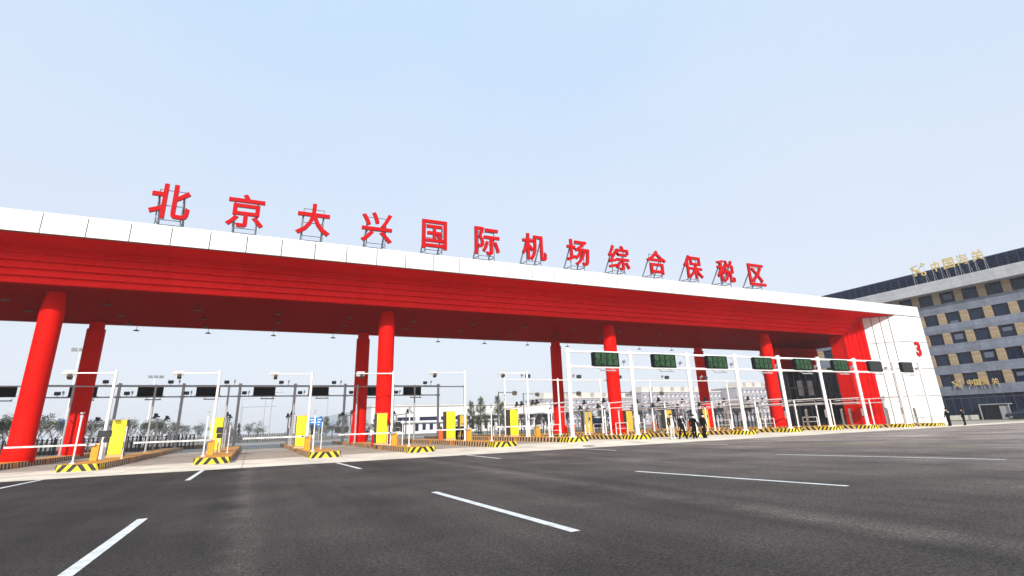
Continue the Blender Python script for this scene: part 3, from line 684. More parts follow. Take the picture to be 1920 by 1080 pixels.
# longitudinal bars along each island that carry plate readers
def reader_bar(i, x, ya, yb, z, mids, ups, m, label, second=None, boxes=()):
    og = (x, ya, gz(x, ya)+IH); t = thing("reader_bar", og, label, "reader bar", "reader bars along the islands")
    b = MB(); b.tube((x, ya+.12, z), (x, yb-.12, z), .05, n=8)
    if second: b.tube((x+.05, ya+.12, second), (x+.05, yb-.12, second), .045, n=8)
    b.build("bar", m, t, og)
    for y in mids:
        b = MB(); b.tube((x, y, it(i, y)), (x, y, z+.05), .07, n=10); b.tube((x, y, it(i, y)), (x, y, it(i, y)+.03), .15, n=10); b.build("post", m, t, og)
    for j, y in enumerate(ups):
        zz = z if j % 2 == 0 or not second else second
        b = MB(); b.tube((x, y, zz), (x, y, zz+.22), .03, n=6); b.obox((x-.02, y-.06, zz+.33), (.09, 0, 0), (0, .07, .02), (0, -.03, .15)); b.obox((x+.16, y, zz+.2), (.06, 0, 0), (0, .12, 0), (0, 0, .07))
        b.tube((x-.14, y-.12, zz+.12), (x-.14, y+.05, zz+.16), .07, n=10)
        b.build("reader", M_black, t, og)
    for y, zb in boxes:
        b = MB().box(x+.1, x+.5, y-.14, y+.14, zb, zb+.75); b.build("control_box", M_steelw if m is M_steelw else M_galv, t, og, bevel=.02)
for k, (i, x) in enumerate(FXP[:-1]):
    reader_bar(i, x+.05, YF, YR, 3.15, (60.8, 65.5), (59.3, 60.2, 66.6, 67.6), M_galv, "grey bar with black plate readers behind the camera frame, %s" % ORD[k], boxes=((68.3, 1.3),))

# ------------------------------------------------------------------ entry side: white double-rail gantry in front of the gate
YG = 36.0
PX = [22.1, 28.25, 34.5, 40.4, 46.35, 52.3, 58.25, 65.3, 70.4]
ge = gantry("front_gantry", PX, None, YG, 5.80, 7.0, .16, .10, M_steelw, "white double rail gantry carrying lane screens in front of the red gate", 0, lambda x: gz(x, YG)+IH)
ones = "①②③④⑤⑥"
SX = [25.65, 31.75, 37.95, 43.95, 49.75, 55.6, 61.6, 67.6]
words = ["one", "two", "three", "four", "five", "six"]
for k, x in enumerate(SX):
    on = k < 6
    lab = "dark green lane screen with channel number %s on the white front gantry" % words[k] if on else ["blank dark screen on the white front gantry, beside the red steps", "blank dark screen on the front gantry before the white end wall, rightmost"][k-6]
    t = thing("lane_screen", (x, YG-.05, 6.42), lab, "screen", "lane screens on the front gantry")
    screen_body(t, 2.6 if on else 2.3, 1.14, M_led if on else mat("grey_screen_face", (.020, .022, .020), .6))
    if on:
        b = MB()
        for r, s in enumerate(("载货进区", ones[k]+"号通道")):
            for q, ch in enumerate(s): put_glyph(b, ch, (-.80+.58*q, -.142, .265-.51*r), .49, .46, .008, (1, 0, 0), (0, 0, 1), (0, -1, 0))
        b.build("led_text", M_ledt, t, smooth=0)
    light_bar(ge, (PX[0], YG, 0), x-.1, YG, 5.8, M_galv)
    c = rail_unit('c', x+1.75, YG-.12, 5.85, "small pale camera on the lower rail of the white front gantry, %s" % ORD[k], "cameras on the white front gantry")
# single-rail frame further back on the entry side
YE = 48.3
EX = [(6, 22.15), (7, 28.25), (8, 33.5), (9, 40.25), (10, 46.2), (11, 52.2)]
t = thing("camera_gantry", (EX[0][1], YE, 0), "white single rail camera frame on slender posts at the right, behind the front columns", "gantry"); og = (EX[0][1], YE, 0)
for i, x in EX:
    b = MB(); b.tube((x, YE, it(i, YE)), (x, YE, 6.02), .085, n=12); b.tube((x, YE, it(i, YE)), (x, YE, it(i, YE)+.04), .19, n=12); b.build("post", M_steelw, t, og)
b = MB().tube((EX[0][1], YE, 5.85), (58.0, YE, 5.85), .055, n=10)
for i, x in EX: flange(b, x, YE, 5.85, .055)
b.build("rail", M_steelw, t, og)
for k, (i, x) in enumerate(EX[:-1]):
    rail_unit('f', x+2.6, YE, 5.9, "small floodlight on the white rail behind the front columns, %s" % ORD[k], "floodlights on the white rail")
    rail_unit('c', x+1.9, YE, 5.9, "small tilted camera on the white rail behind the front columns, %s" % ORD[k], "cameras on the white rail")
for k, (i, x) in enumerate(zip(range(6, 14), PX[:8])):
    yb = YE if k < 6 else (46.0 if i == 12 else 44)
    reader_bar(i, x, YG+.17, yb, 3.1, (YG+3.6, yb-4.6) if k < 7 else (YG+3.6,), (YG+4.4, YG+5.3, YG+7.6, YG+8.4) if k else (YG+5.6, YG+6.4, YG+8.6, YG+9.6), M_steelw, "white bar with plate readers behind the front gantry, %s" % ORD[k], second=None if k == 0 else 2.65,
               boxes=() if k == 0 else ((YG+.32, 1.25),))
for k, i in enumerate((8, 9, 10, 11)):
    x = IX[i]
    t = cabinet(i, x-.15+(.3 if i == 8 else 0), 52.2, M_yel2, "ochre cabinet with dark side behind the entry lanes, %s" % ORD[k], 2.3, .9, .9)
    t2 = thing("barrier_housing", (x-.3, 55.0, it(i, 55)), "small red orange barrier box behind the entry lanes, %s" % ORD[k], "barrier", "red orange barrier boxes")
    MB().box(-.22, .22, -.18, .18, 0, .9).build("housing", M_redor, t2, bevel=.02); MB().box(-.24, .24, -.2, .2, .902, .98).build("lid", M_redor, t2, bevel=.02)
    MB().box(-.1, .1, -.1, .1, .982, 1.2).build("beacon", M_charc, t2, bevel=.02)
t2 = thing("barrier_housing", (16.8, 52, it(5, 52)), "red orange barrier box left of the sixth yellow cabinet", "barrier", "red orange barrier boxes")
MB().box(-.22, .22, -.18, .18, 0, .9).build("housing", M_redor, t2, bevel=.02); MB().box(-.24, .24, -.2, .2, .902, .98).build("lid", M_redor, t2, bevel=.02)
MB().box(-.1, .1, -.1, .1, .982, 1.2).build("beacon", M_charc, t2, bevel=.02)
cabinet(6, 21.4, 58, M_yel2, "dull yellow cabinet far behind the fifth yellow cabinet", 2.3, .85, .9)
# slim grey pillars
PL = [(8, 33.9, 39.8), (9, 40.9, 38.6), (10, 46.6, 39.5), (11, 52.0, 38.2), (11, 52.9, 40.0), (12, 57.9, 38.3), (12, 58.8, 38.0), (13, 64.6, 37.5), (14, 69.4, 37.2)]
pil = None
for k, (i, x, y) in enumerate(PL):
    lab = "slim grey detection pillar on the entry side islands, %s" % ORD[k]
    if pil is None:
        pil = thing("detection_pillar", (x, y, it(i, y)), lab, "pillar", "slim detection pillars")
        MB().box(-.09, .09, -.09, .09, 0, 1.75).build("body", mat("pillar_grey", (.24, .22, .19), .5, var=.1), pil, bevel=.01)
        MB().box(-.05, .05, -.10, -.092, .2, 1.6).build("lens_strip", M_black, pil); MB().box(-.12, .12, -.12, .12, 0, .03).build("foot", M_galv, pil)
    else: dup(pil, (x, y, it(i, y)), label=lab)
t = thing("guard_rail", (68.3, 35.9, gz(68.3, 35.9)), "low grey tubular rail in front of the white end wall", "rail")
b = MB(); b.path([(-1.5, 0, 0), (-1.5, 0, 1.0), (1.5, 0, 1.0), (1.5, 0, 0)], .03, 8); b.build("hoop", M_galv, t)
b = MB(); b.path([(-1.3, .7, 0), (-1.3, .7, .95), (1.3, .7, .95), (1.3, .7, 0)], .03, 8); b.tube((-1.3, 0, .97), (-1.3, .7, .95), .025, n=6); b.tube((1.3, 0, .97), (1.3, .7, .95), .025, n=6); b.build("rear_hoop", M_galv, t)
# dark glass pavilion inside the right end
t = thing("glass_pavilion", (75, 52, -.4), "black glass pavilion under the right end of the red canopy", "building"); og = (75, 52, -.4)
b = MB().box(68.2, 81.2, 52.0, 55.2, -.4, 7.6); b.build("glass_body", M_bglass, t, og, smooth=0)
b = MB()
for k in range(11): b.box(68.2+1.3*k-.05, 68.2+1.3*k+.05, 51.94, 51.995, -.4, 7.6)
for z in (3.3, 5.2): b.box(68.2, 81.2, 51.92, 51.935, z, z+.12)
for k in range(3): b.box(68.14, 68.195, 52.6+1.1*k, 52.7+1.1*k, -.4, 7.6)
b.build("mullions", mat("pavilion_mullion", (.05, .05, .055), .4, .3), t, og, smooth=0)
b = MB().box(68.0, 81.3, 51.85, 55.3, 7.62, 7.85); b.build("roof_edge", M_frame, t, og, smooth=0)
for k in range(5): MB().box(70.0+2.2*k, 71.1+2.2*k, 51.955, 51.985, 4.2, 6.3).build("blind", mat("grey_blind", (.09, .085, .095), .5, var=.2), t, og, smooth=0)

# ------------------------------------------------------------------ office building at the right
HX = 112.0
hb = thing("office_building", (HX, 55, -.3), "grey stone office building with rows of dark windows and tan panels", "building"); og = (HX, 55, -.3)
rows = [(20.15, 22.15), (16.43, 18.43), (12.88, 14.89), (9.2, 11.2), (5.56, 7.66)]
YA, YB = 16.0, 92.0
b = MB(); zprev = 4.0
for z0, z1 in rows[::-1]:
    b.box(HX, HX+.5, YA, YB, zprev, z0); zprev = z1
b.box(HX+.02, HX+.5, YA, YB, 22.15, 24.0)
b.box(HX+.6, HX+16, YA, YB, -.5, 24.1); b.build("wall", M_stone, hb, og, smooth=0)
wy = [53.35-3.5*j for j in range(-10, 10)]
pier = None
for z0, z1 in rows:
    for y in wy:
        if y < 34 or y > 82: continue
        if pier is None:
            pier = MB().box(.03, .5, -.59, .59, .001, 2.07).build("tan_panel", M_tan, hb, smooth=0); c = pier
        else: c = pier.copy(); COL.objects.link(c)
        c.location = (HX-og[0], y+1.75-og[1], z0-og[2]); c.scale = (1, 1, (z1-z0-.002)/2.069)
wsrc = None
for z0, z1 in rows:
    for y in wy:
        if y < 34 or y > 82: continue
        if wsrc is None:
            wf = MB(); h = 2.0; hw = 1.155
            wf.box(-.08, .08, -hw, -hw+.09, 0, h); wf.box(-.08, .08, hw-.09, hw, 0, h); wf.box(-.08, .08, -hw+.09, hw-.09, 0, .08); wf.box(-.08, .08, -hw+.09, hw-.09, h-.08, h)
            wf.box(-.07, .07, -hw+.42, -hw+.48, .08, h-.08); wf.box(-.07, .07, hw-.48, hw-.42, .08, h-.08); wf.box(-.06, .06, -hw+.48, hw-.48, h-.42, h-.36)
            wsrc = wf.build("window", M_frame, hb, smooth=0)
            gl = MB().box(-.012, .012, -hw+.05, hw-.05, .03, h-.03).build("pane", M_glass, wsrc, smooth=0)
            wsrc.location = (HX+.34-og[0], y-og[1], z0-og[2])
        else:
            c = wsrc.copy(); COL.objects.link(c); c.location = (HX+.34-og[0], y-og[1], z0-og[2])
            g = gl.copy(); COL.objects.link(g); g.parent = c
            if rnd.random() < .22:
                hh = rnd.choice((.35, .6, .9)); up_ = rnd.random() < .6
                MB().box(-.055, -.02, -.66, .66, 1.58-hh if up_ else .1, 1.58 if up_ else .1+hh).build("blind", mat("pale_blind", (.11, .125, .17), .7), c, smooth=0)
b = MB().box(HX-2.0, HX+.4, YA-2, YB+1, 22.2, 24.15); b.build("roof_fascia", M_stonel, hb, og, smooth=0)
# louvred roof screen
b = MB()
for k in range(9): b.obox((HX+1.2, (YA+YB)/2, 24.35+.29*k), (.02, 0, .03), (0, (YB-YA)/2-.5, 0), (.10, 0, -.06))
for k in range(52): b.box(HX+1.1, HX+1.3, YA+1+1.45*k-.09, YA+1+1.45*k+.09, 24.1, 26.9)
b.box(HX+1.05, HX+1.4, YA, YB, 26.75, 27.0); b.build("roof_screen", M_navy, hb, og, smooth=0)
MB().box(HX+1.75, HX+1.85, YA+1, YB-1, 24.12, 26.8).build("screen_backing", mat("screen_back", (.05, .06, .10), .6, var=.4, vscale=1.5), hb, og, smooth=0)
# dark glazed ground floor
b = MB().box(HX+.3, HX+.55, YA, YB, -.4, 3.98); b.build("shopfront_glass", M_glass, hb, og, smooth=0)
b = MB()
for k in range(60): b.box(HX+.2, HX+.295, YA+1.25*k, YA+1.25*k+.07, -.4, 3.98)
b.box(HX+.18, HX+.197, YA, YB, 3.4, 3.5); b.build("shopfront_mullions", mat("mullion_grey", (.08, .085, .10), .4, .4), hb, og, smooth=0)
b = MB().box(HX-.1, HX+.15, 50.2, 70, -.5, .62); b.build("base_wall", mat("pale_base_wall", (.62, .60, .50), .7, var=.08), hb, og, smooth=0)
b = MB(); b.box(HX-1.2, HX+.1, 45.2, 49.3, 2.18, 2.32); b.box(HX-1.2, HX-1.08, 45.2, 45.34, -.4, 2.18); b.box(HX-1.2, HX-1.08, 49.16, 49.3, -.4, 2.18); b.box(HX-1.0, HX-.9, 45.5, 46.6, -.4, 1.95); b.build("entrance_frame", mat("entrance_steel", (.45, .46, .47), .4, .4), hb, og, smooth=0)
MB().box(HX-.6, HX-.55, 45.35, 49.1, -.4, 2.17).build("entrance_door", M_bglass, hb, og, smooth=0)

# gold signs of the office building (on the roof and above the door)
def emblem(b, c, s, ux=(0, -1, 0)):
    """crossed golden key and winged staff"""
    ux = Vector(ux); uz = Vector((0, 0, 1)); c = Vector(c); P = lambda a, z: c+ux*(a*s)+uz*(z*s); r = .075*s
    b.tube(P(-.95, .42), P(.5, -.62), r)                                                   # staff from upper left to lower right
    b.tube(P(.85, .75), P(-.55, -.72), r)                                                  # key shaft
    for q in range(12):
        t0, t1 = 2*math.pi*q/12, 2*math.pi*(q+1)/12
        b.tube(P(.66+.26*math.cos(t0), -.76+.24*math.sin(t0)), P(.66+.26*math.cos(t1), -.76+.24*math.sin(t1)), r*1.3, n=6)
        b.tube(P(-.42+.15*math.cos(t0), -.70+.14*math.sin(t0)), P(-.42+.15*math.cos(t1), -.70+.14*math.sin(t1)), r, n=6)
        u0, u1 = q/12, (q+1)/12
        for sg in (1, -1):
            w0, w1 = .16*sg*math.sin(u0*9), .16*sg*math.sin(u1*9)
            b.tube(P(-.75+1.0*u0+w0*.6, .28-.75*u0+w0*.8), P(-.75+1.0*u1+w1*.6, .28-.75*u1+w1*.8), r*.8, n=6)
    for q in range(3): b.tube(P(-.95+.07*q, .42-.10*q), P(.2-.28*q, .68-.02*q), r*.8, n=6)      # wing feathers
    b.tube(P(.85, .75), P(1.05, .55), r*1.4); b.tube(P(.62, .52), P(.82, .32), r*1.4); b.tube(P(.85, .75), P(.6, .85), r)
for base_z, X, ctr_e, chs, s, hgt, leg, gname, where_ in (
        (24.16, 110.6, (52.6, 27.0), [(49.62, 26.8), (47.52, 26.85), (45.42, 26.95), (43.1, 26.98)], 1.28, 1.9, 24.15, "gold roof sign characters", "on the office roof"),
        (4.9, 111.7, (52.0, 5.98), [(49.95, 5.98), (48.9, 5.95), (47.75, 5.9), (46.4, 5.92)], .70, 1.05, 5.0, "gold characters above the entrance", "above the office entrance")):
    t = thing("gold_emblem", (X, ctr_e[0], base_z), "gold crossed key and staff emblem %s" % where_, "emblem")
    b = MB(); emblem(b, (0, 0, ctr_e[1]-base_z), s); b.build("emblem_face", M_gold, t)
    b = MB(); dx = (.25 if base_z > 20 else .24)
    for yy in (-.8*s, .8*s):
        b.tube((dx*.4, yy, 0), (dx*.4, yy, ctr_e[1]-base_z+.3), .03, n=6); b.tube((dx*.4 + (1.0 if base_z > 20 else .16), yy, 0), (dx*.4, yy, ctr_e[1]-base_z), .03, n=6)
    b.build("support_frame", M_galv, t)
    for q, (ch, (y, z)) in enumerate(zip("中国海关", chs)):
        t = thing("gold_character", (X, y, base_z), "gold brush style character %s %s" % (ch, where_), "sign", gname)
        b = MB(); put_glyph(b, ch, (0, 0, z-base_z), hgt*(.72 if ch == "中" else .92), hgt, .14, (0, -1, 0), (0, 0, 1), (-1, 0, 0), bold_offset(ch)); b.build("character_face", M_gold, t, smooth=0)
        b = MB()
        for yy in (-.35*hgt, .35*hgt):
            b.tube((dx*.4, yy, 0), (dx*.4, yy, z-base_z+.4*hgt), .028, n=6); b.tube((dx*.4+(1.0 if base_z > 20 else .16), yy, 0), (dx*.4, yy, z-base_z), .028, n=6)
        b.build("support_frame", M_galv, t)

# parked car by the entrance
def car(loc, rz, label):
    t = thing("parked_car", loc, label, "car", rz=rz)
    sect = [(-2.2, .42, .72), (-2.1, .30, .92), (-1.2, .25, .98), (0, .25, 1.0), (1.1, .25, .98), (1.9, .28, .86), (2.2, .40, .66)]
    b = MB(); vs = []
    for x, zl, zh in sect:
        hw = .88 if abs(x) < 2 else .78
        vs += [(x, -hw, zl), (x, hw, zl), (x, hw, zh-.1), (x, hw-.08, zh), (x, -hw+.08, zh), (x, -hw, zh-.1)]
    fs = []
    for k in range(len(sect)-1):
        for q in range(6): fs.append((k*6+q, k*6+(q+1) % 6, (k+1)*6+(q+1) % 6, (k+1)*6+q))
    fs += [tuple(range(6)), tuple(range(36+5, 35, -1))]
    b.add(vs, fs); ob = b.build("body", M_carp, t, smooth=35)
    bm = bmesh.new(); bm.from_mesh(ob.data); bmesh.ops.recalc_face_normals(bm, faces=bm.faces); bm.to_mesh(ob.data); bm.free()
    g = MB(); lo = [(-1.9, .80, .985), (1.15, .80, .985)]; 
    vs = [(-1.9, -.8, .95), (1.25, -.8, .95), (1.25, .8, .95), (-1.9, .8, .95), (-1.35, -.62, 1.43), (.35, -.62, 1.43), (.35, .62, 1.43), (-1.35, .62, 1.43)]
    g.add(vs, [(0, 1, 5, 4), (1, 2, 6, 5), (2, 3, 7, 6), (3, 0, 4, 7)]); g.build("windows", M_glass, t, smooth=0)
    MB().box(-1.35, .35, -.63, .63, 1.432, 1.47).build("roof", M_carp, t, bevel=.03)
    for x in (-1.35, 1.35):
        for y in (-.82, .82):
            wv = MB().tube((x, y-.1, .33), (x, y+.1, .33), .33, n=20).build("wheel", M_tyre, t); MB().tube((x, y-.105, .33), (x, y+.105, .33), .2, n=14).build("rim", M_rim, wv)
    for y in (-.6, .6):
        MB().box(2.14, 2.22, y-.16, y+.16, .56, .68).build("headlight", M_lampg, t); MB().box(-2.22, -2.1, y-.14, y+.14, .66, .80).build("tail_light", M_red, t)
    return t
car((109.3, 43.0, gz(109.3, 43)), R_(90), "dark blue car parked by the office entrance at the right edge")

# ------------------------------------------------------------------ people
def person(loc, rz, label, h=1.75, top=None, legs=None, cap=False, mask=True, pose="stand", back_band=False, badge=False, jacket=None, shoes=None, stride=.0, arms=(.0, .0), bend=0.0):
    """one continuous skinned body facing -Y; zones of cloth by nearest bone"""
    t = thing("person", loc, label, "person", rz=rz)
    k = h/1.75
    V = []; E = []; Rr = []; Z = []
    def v(p, r, zone, par=None):
        V.append(Vector(p)*k); Rr.append((r*k if not isinstance(r, tuple) else (r[0]*k, r[1]*k))); Z.append(zone)
        if par is not None: E.append((par, len(V)-1))
        return len(V)-1
    def bx(p):                                   # lean of the upper body
        x, y, z = p
        if z > .95 and bend: 
            dz = z-.95; return (x, y-math.sin(bend)*dz, .95+math.cos(bend)*dz)
        return p
    pel = v((0, 0, .95), (.175, .125), 'leg')
    waist = v(bx((0, 0, 1.08)), (.18, .125), 'top', pel); chest = v(bx((0, .0, 1.28)), (.205, .14), 'top', waist)
    neckb = v(bx((0, 0, 1.44)), (.13, .095), 'top', chest); neck = v(bx((0, -.01, 1.50)), .052, 'skin', neckb)
    chin = v(bx((0, -.03, 1.56)), (.062, .075), 'skin', neck); head = v(bx((0, -.015, 1.645)), (.076, .095), 'skin', chin); crown = v(bx((0, .0, 1.71)), (.062, .075), 'hair', head)
    v(bx((0, -.125, 1.60)), .012, 'skin', head)
    for s, a in ((-1, arms[0]), (1, arms[1])):
        ear = v(bx((s*.085, .0, 1.62)), .014, 'skin', head)
        sh = v(bx((s*.185, 0, 1.40)), .082, 'top', neckb)
        ex, ey = s*(.235+.16*a), .02-.02*a
        el = v(bx((ex, ey, 1.13+.04*a)), .064, 'top', sh)
        wr = v(bx((s*(.25+.10*a), -.06-.06*a, .89+.02*a)), .045, 'top', el)
        pm = v(bx((s*(.252+.09*a), -.08-.06*a, .82)), (.038, .022), 'skin', wr)
        for q in range(4):
            f1 = v(bx((s*(.252+.09*a), -.108-.06*a+.019*q, .775-.006*(q in (1, 2)))), .0085, 'skin', pm); v(bx((s*(.240+.09*a), -.110-.06*a+.019*q, .735-.012*(q in (1, 2)))), .007, 'skin', f1)
        th = v(bx((s*(.232+.09*a), -.112-.06*a, .81)), .010, 'skin', pm); v(bx((s*(.225+.09*a), -.128-.06*a, .78)), .008, 'skin', th)
    for s in (-1, 1):
        st = stride*s
        hip = v((s*.095, 0, .90), (.125, .115), 'leg', pel); kn = v((s*.105+st*.28, -.01, .50), .085, 'leg', hip); an = v((s*.11+st*.75, .03, .10), .066, 'leg', kn)
        v((s*.112+st*.78, .05, .035), .037, 'shoe', an); v((s*.13+st*.80, -.14, .035), (.042, .034), 'shoe', an)
    me = bpy.data.meshes.new("body"); me.from_pydata(V, E, []); ob = bpy.data.objects.new("body", me); COL.objects.link(ob)
    ob.modifiers.new("Skin", 'SKIN'); sv = me.skin_vertices[0].data
    for q, r in enumerate(Rr): sv[q].radius = r if isinstance(r, tuple) else (r, r)
    sv[0].use_root = True
    sub = ob.modifiers.new("Sub", 'SUBSURF'); sub.levels = 1; sub.render_levels = 1
    dg = bpy.context.evaluated_depsgraph_get(); nm = bpy.data.meshes.new_from_object(ob.evaluated_get(dg)); ob.modifiers.clear(); ob.data = nm; ob.parent = t
    zm = {'skin': 0, 'top': 1, 'leg': 2, 'shoe': 3, 'hair': 4}
    nm.materials.clear()
    for m in (M_skin, top or M_cblack, legs or M_cblack, shoes or M_cblack, M_hair): nm.materials.append(m)
    segs = [(V[a], V[c], Z[c], Z[a]) for a, c in E]
    for p in nm.polygons:
        best = None
        for a, c, zc, za in segs:
            d = c-a; L2 = d.length_squared; tt = max(0, min(1, (p.center-a).dot(d)/L2)) if L2 else 0
            dist = (p.center-(a+d*tt)).length
            if best is None or dist < best[0]: best = (dist, zc if tt > .45 else za)
        p.material_index = zm[best[1]]; p.use_smooth = True
    nm.update()
    H = lambda p: Vector(bx(p))*k
    # hair or cap, mask, eyes
    c = H((0, -.005, 1.675)); b = MB()
    prof_ = [(.004, .105), (.05, .098), (.085, .07), (.10, .02), (.102, -.02)]
    b.lathe([(r*k, c.z+z*k) for r, z in prof_][::-1], 16, c=(c.x, c.y+.012))
    if cap:
        b.lathe([(x*k, c.z+z*k) for x, z in ((.10, -.022), (.112, -.018), (.125, .045), (.115, .075), (.02, .10))], 16, c=(c.x, c.y+.005)); b.obox((c.x, c.y-.13*k, c.z-.012), (.085*k, 0, 0), (0, .06*k, -.02*k), (0, 0, .006))
    b.build("cap" if cap else "hair", M_cblack if cap else M_hair, t, smooth=60)
    if mask:
        f = H((0, -.095, 1.575)); b = MB(); b.obox(f, (.066*k, 0, 0), (0, .022*k, 0), (0, .01, .052*k)); b.build("face_mask", M_mask, t, bevel=.014)
    b = MB()
    for s in (-1, 1): e = H((s*.033, -.103, 1.642)); b.obox(e, (.012, 0, 0), (0, .006, 0), (0, 0, .006))
    b.build("eyes", M_hair, t)
    if back_band:
        f = H((0, .128, 1.38)); MB().box(f.x-.13, f.x+.13, f.y-.004, f.y+.012, f.z-.022, f.z+.022).build("reflective_band", M_mask, t)
    if badge:
        f = H((.05, -.135, 1.17)); b = MB(); b.box(f.x-.03, f.x+.03, f.y-.008, f.y, f.z-.05, f.z+.05); b.tube((f.x-.02, f.y+.002, f.z+.05), (f.x-.06, f.y+.045, f.z+.28), .006, n=5); b.tube((f.x+.02, f.y+.002, f.z+.05), (f.x+.01, f.y+.045, f.z+.28), .006, n=5); b.build("name_badge", M_badge, t)
    if jacket:
        b = MB()
        pts = [(-.075, -.10, 1.45), (.075, -.10, 1.45), (.10, -.155, 1.26), (.11, -.160, 1.05), (.13, -.15, .90), (-.13, -.15, .90), (-.11, -.160, 1.05), (-.10, -.155, 1.26)]
        f = [H(p) for p in pts]; bk = [p+Vector((0, .06, 0)) for p in f]; b.v += [tuple(p) for p in f+bk]
        for q in ((0, 7, 2, 1), (7, 6, 3, 2), (6, 5, 4, 3)): b.f.append(list(q)); b.m.append(0); b.f.append([8+i for i in q[::-1]]); b.m.append(0)
        for i in range(8): j = (i+1) % 8; b.f.append([i, j, 8+j, 8+i]); b.m.append(0)
        b.build("shirt_front", jacket, t, smooth=0)
    return t
YP = 32.5
def P(x, y): return (x, y, gz(x, y))
person(P(28.75, YP), R_(-12), "man in an open dark jacket over a white shirt and pale trousers before the gate", 1.87, top=mat("maroon_black_jacket", (.020, .008, .008), .85), legs=M_cgrey, jacket=M_cwhite, shoes=M_cwhite, arms=(.3, .2))
person(P(29.75, YP), R_(-18), "man in a dark suit with a white name badge, legs apart, before the gate", 1.82, top=M_cnavy, legs=M_cblack, badge=True, stride=.22, arms=(.1, .3))
person(P(30.95, YP), R_(-10), "left of the two guards in black uniform and cap before the gate", 1.80, cap=True, arms=(.4, .4), mask=True)
person(P(31.95, YP), R_(8), "right of the two guards in black uniform and cap before the gate", 1.84, cap=True, arms=(.5, .5), mask=True)
person(P(63.3, 31), R_(168), "guard in black with white back band beside the white wall's right edge", 1.74, cap=True, back_band=True, mask=False, arms=(.4, .5))
person(P(66.1, 31), R_(195), "guard in black walking right of the other guard beyond the white wall", 1.66, cap=True, back_band=True, mask=False, arms=(.3, .7), stride=.08)
person(P(18.75, 53), R_(20), "person in black standing beside the fifth yellow cabinet, left one", 1.72, arms=(.3, .2))
person(P(19.45, 53), R_(-30), "person in black standing beside the fifth yellow cabinet, right one", 1.70, arms=(.2, .3))
person(P(15.4, 83), R_(150), "person in a blue jacket far behind the second pair of columns", 1.62, top=M_cblue, mask=False, arms=(.9, .9))
person(P(-20.3, 70), R_(70), "person in dark clothes half hidden behind the leftmost column", 1.68, top=M_cnavy, mask=False)

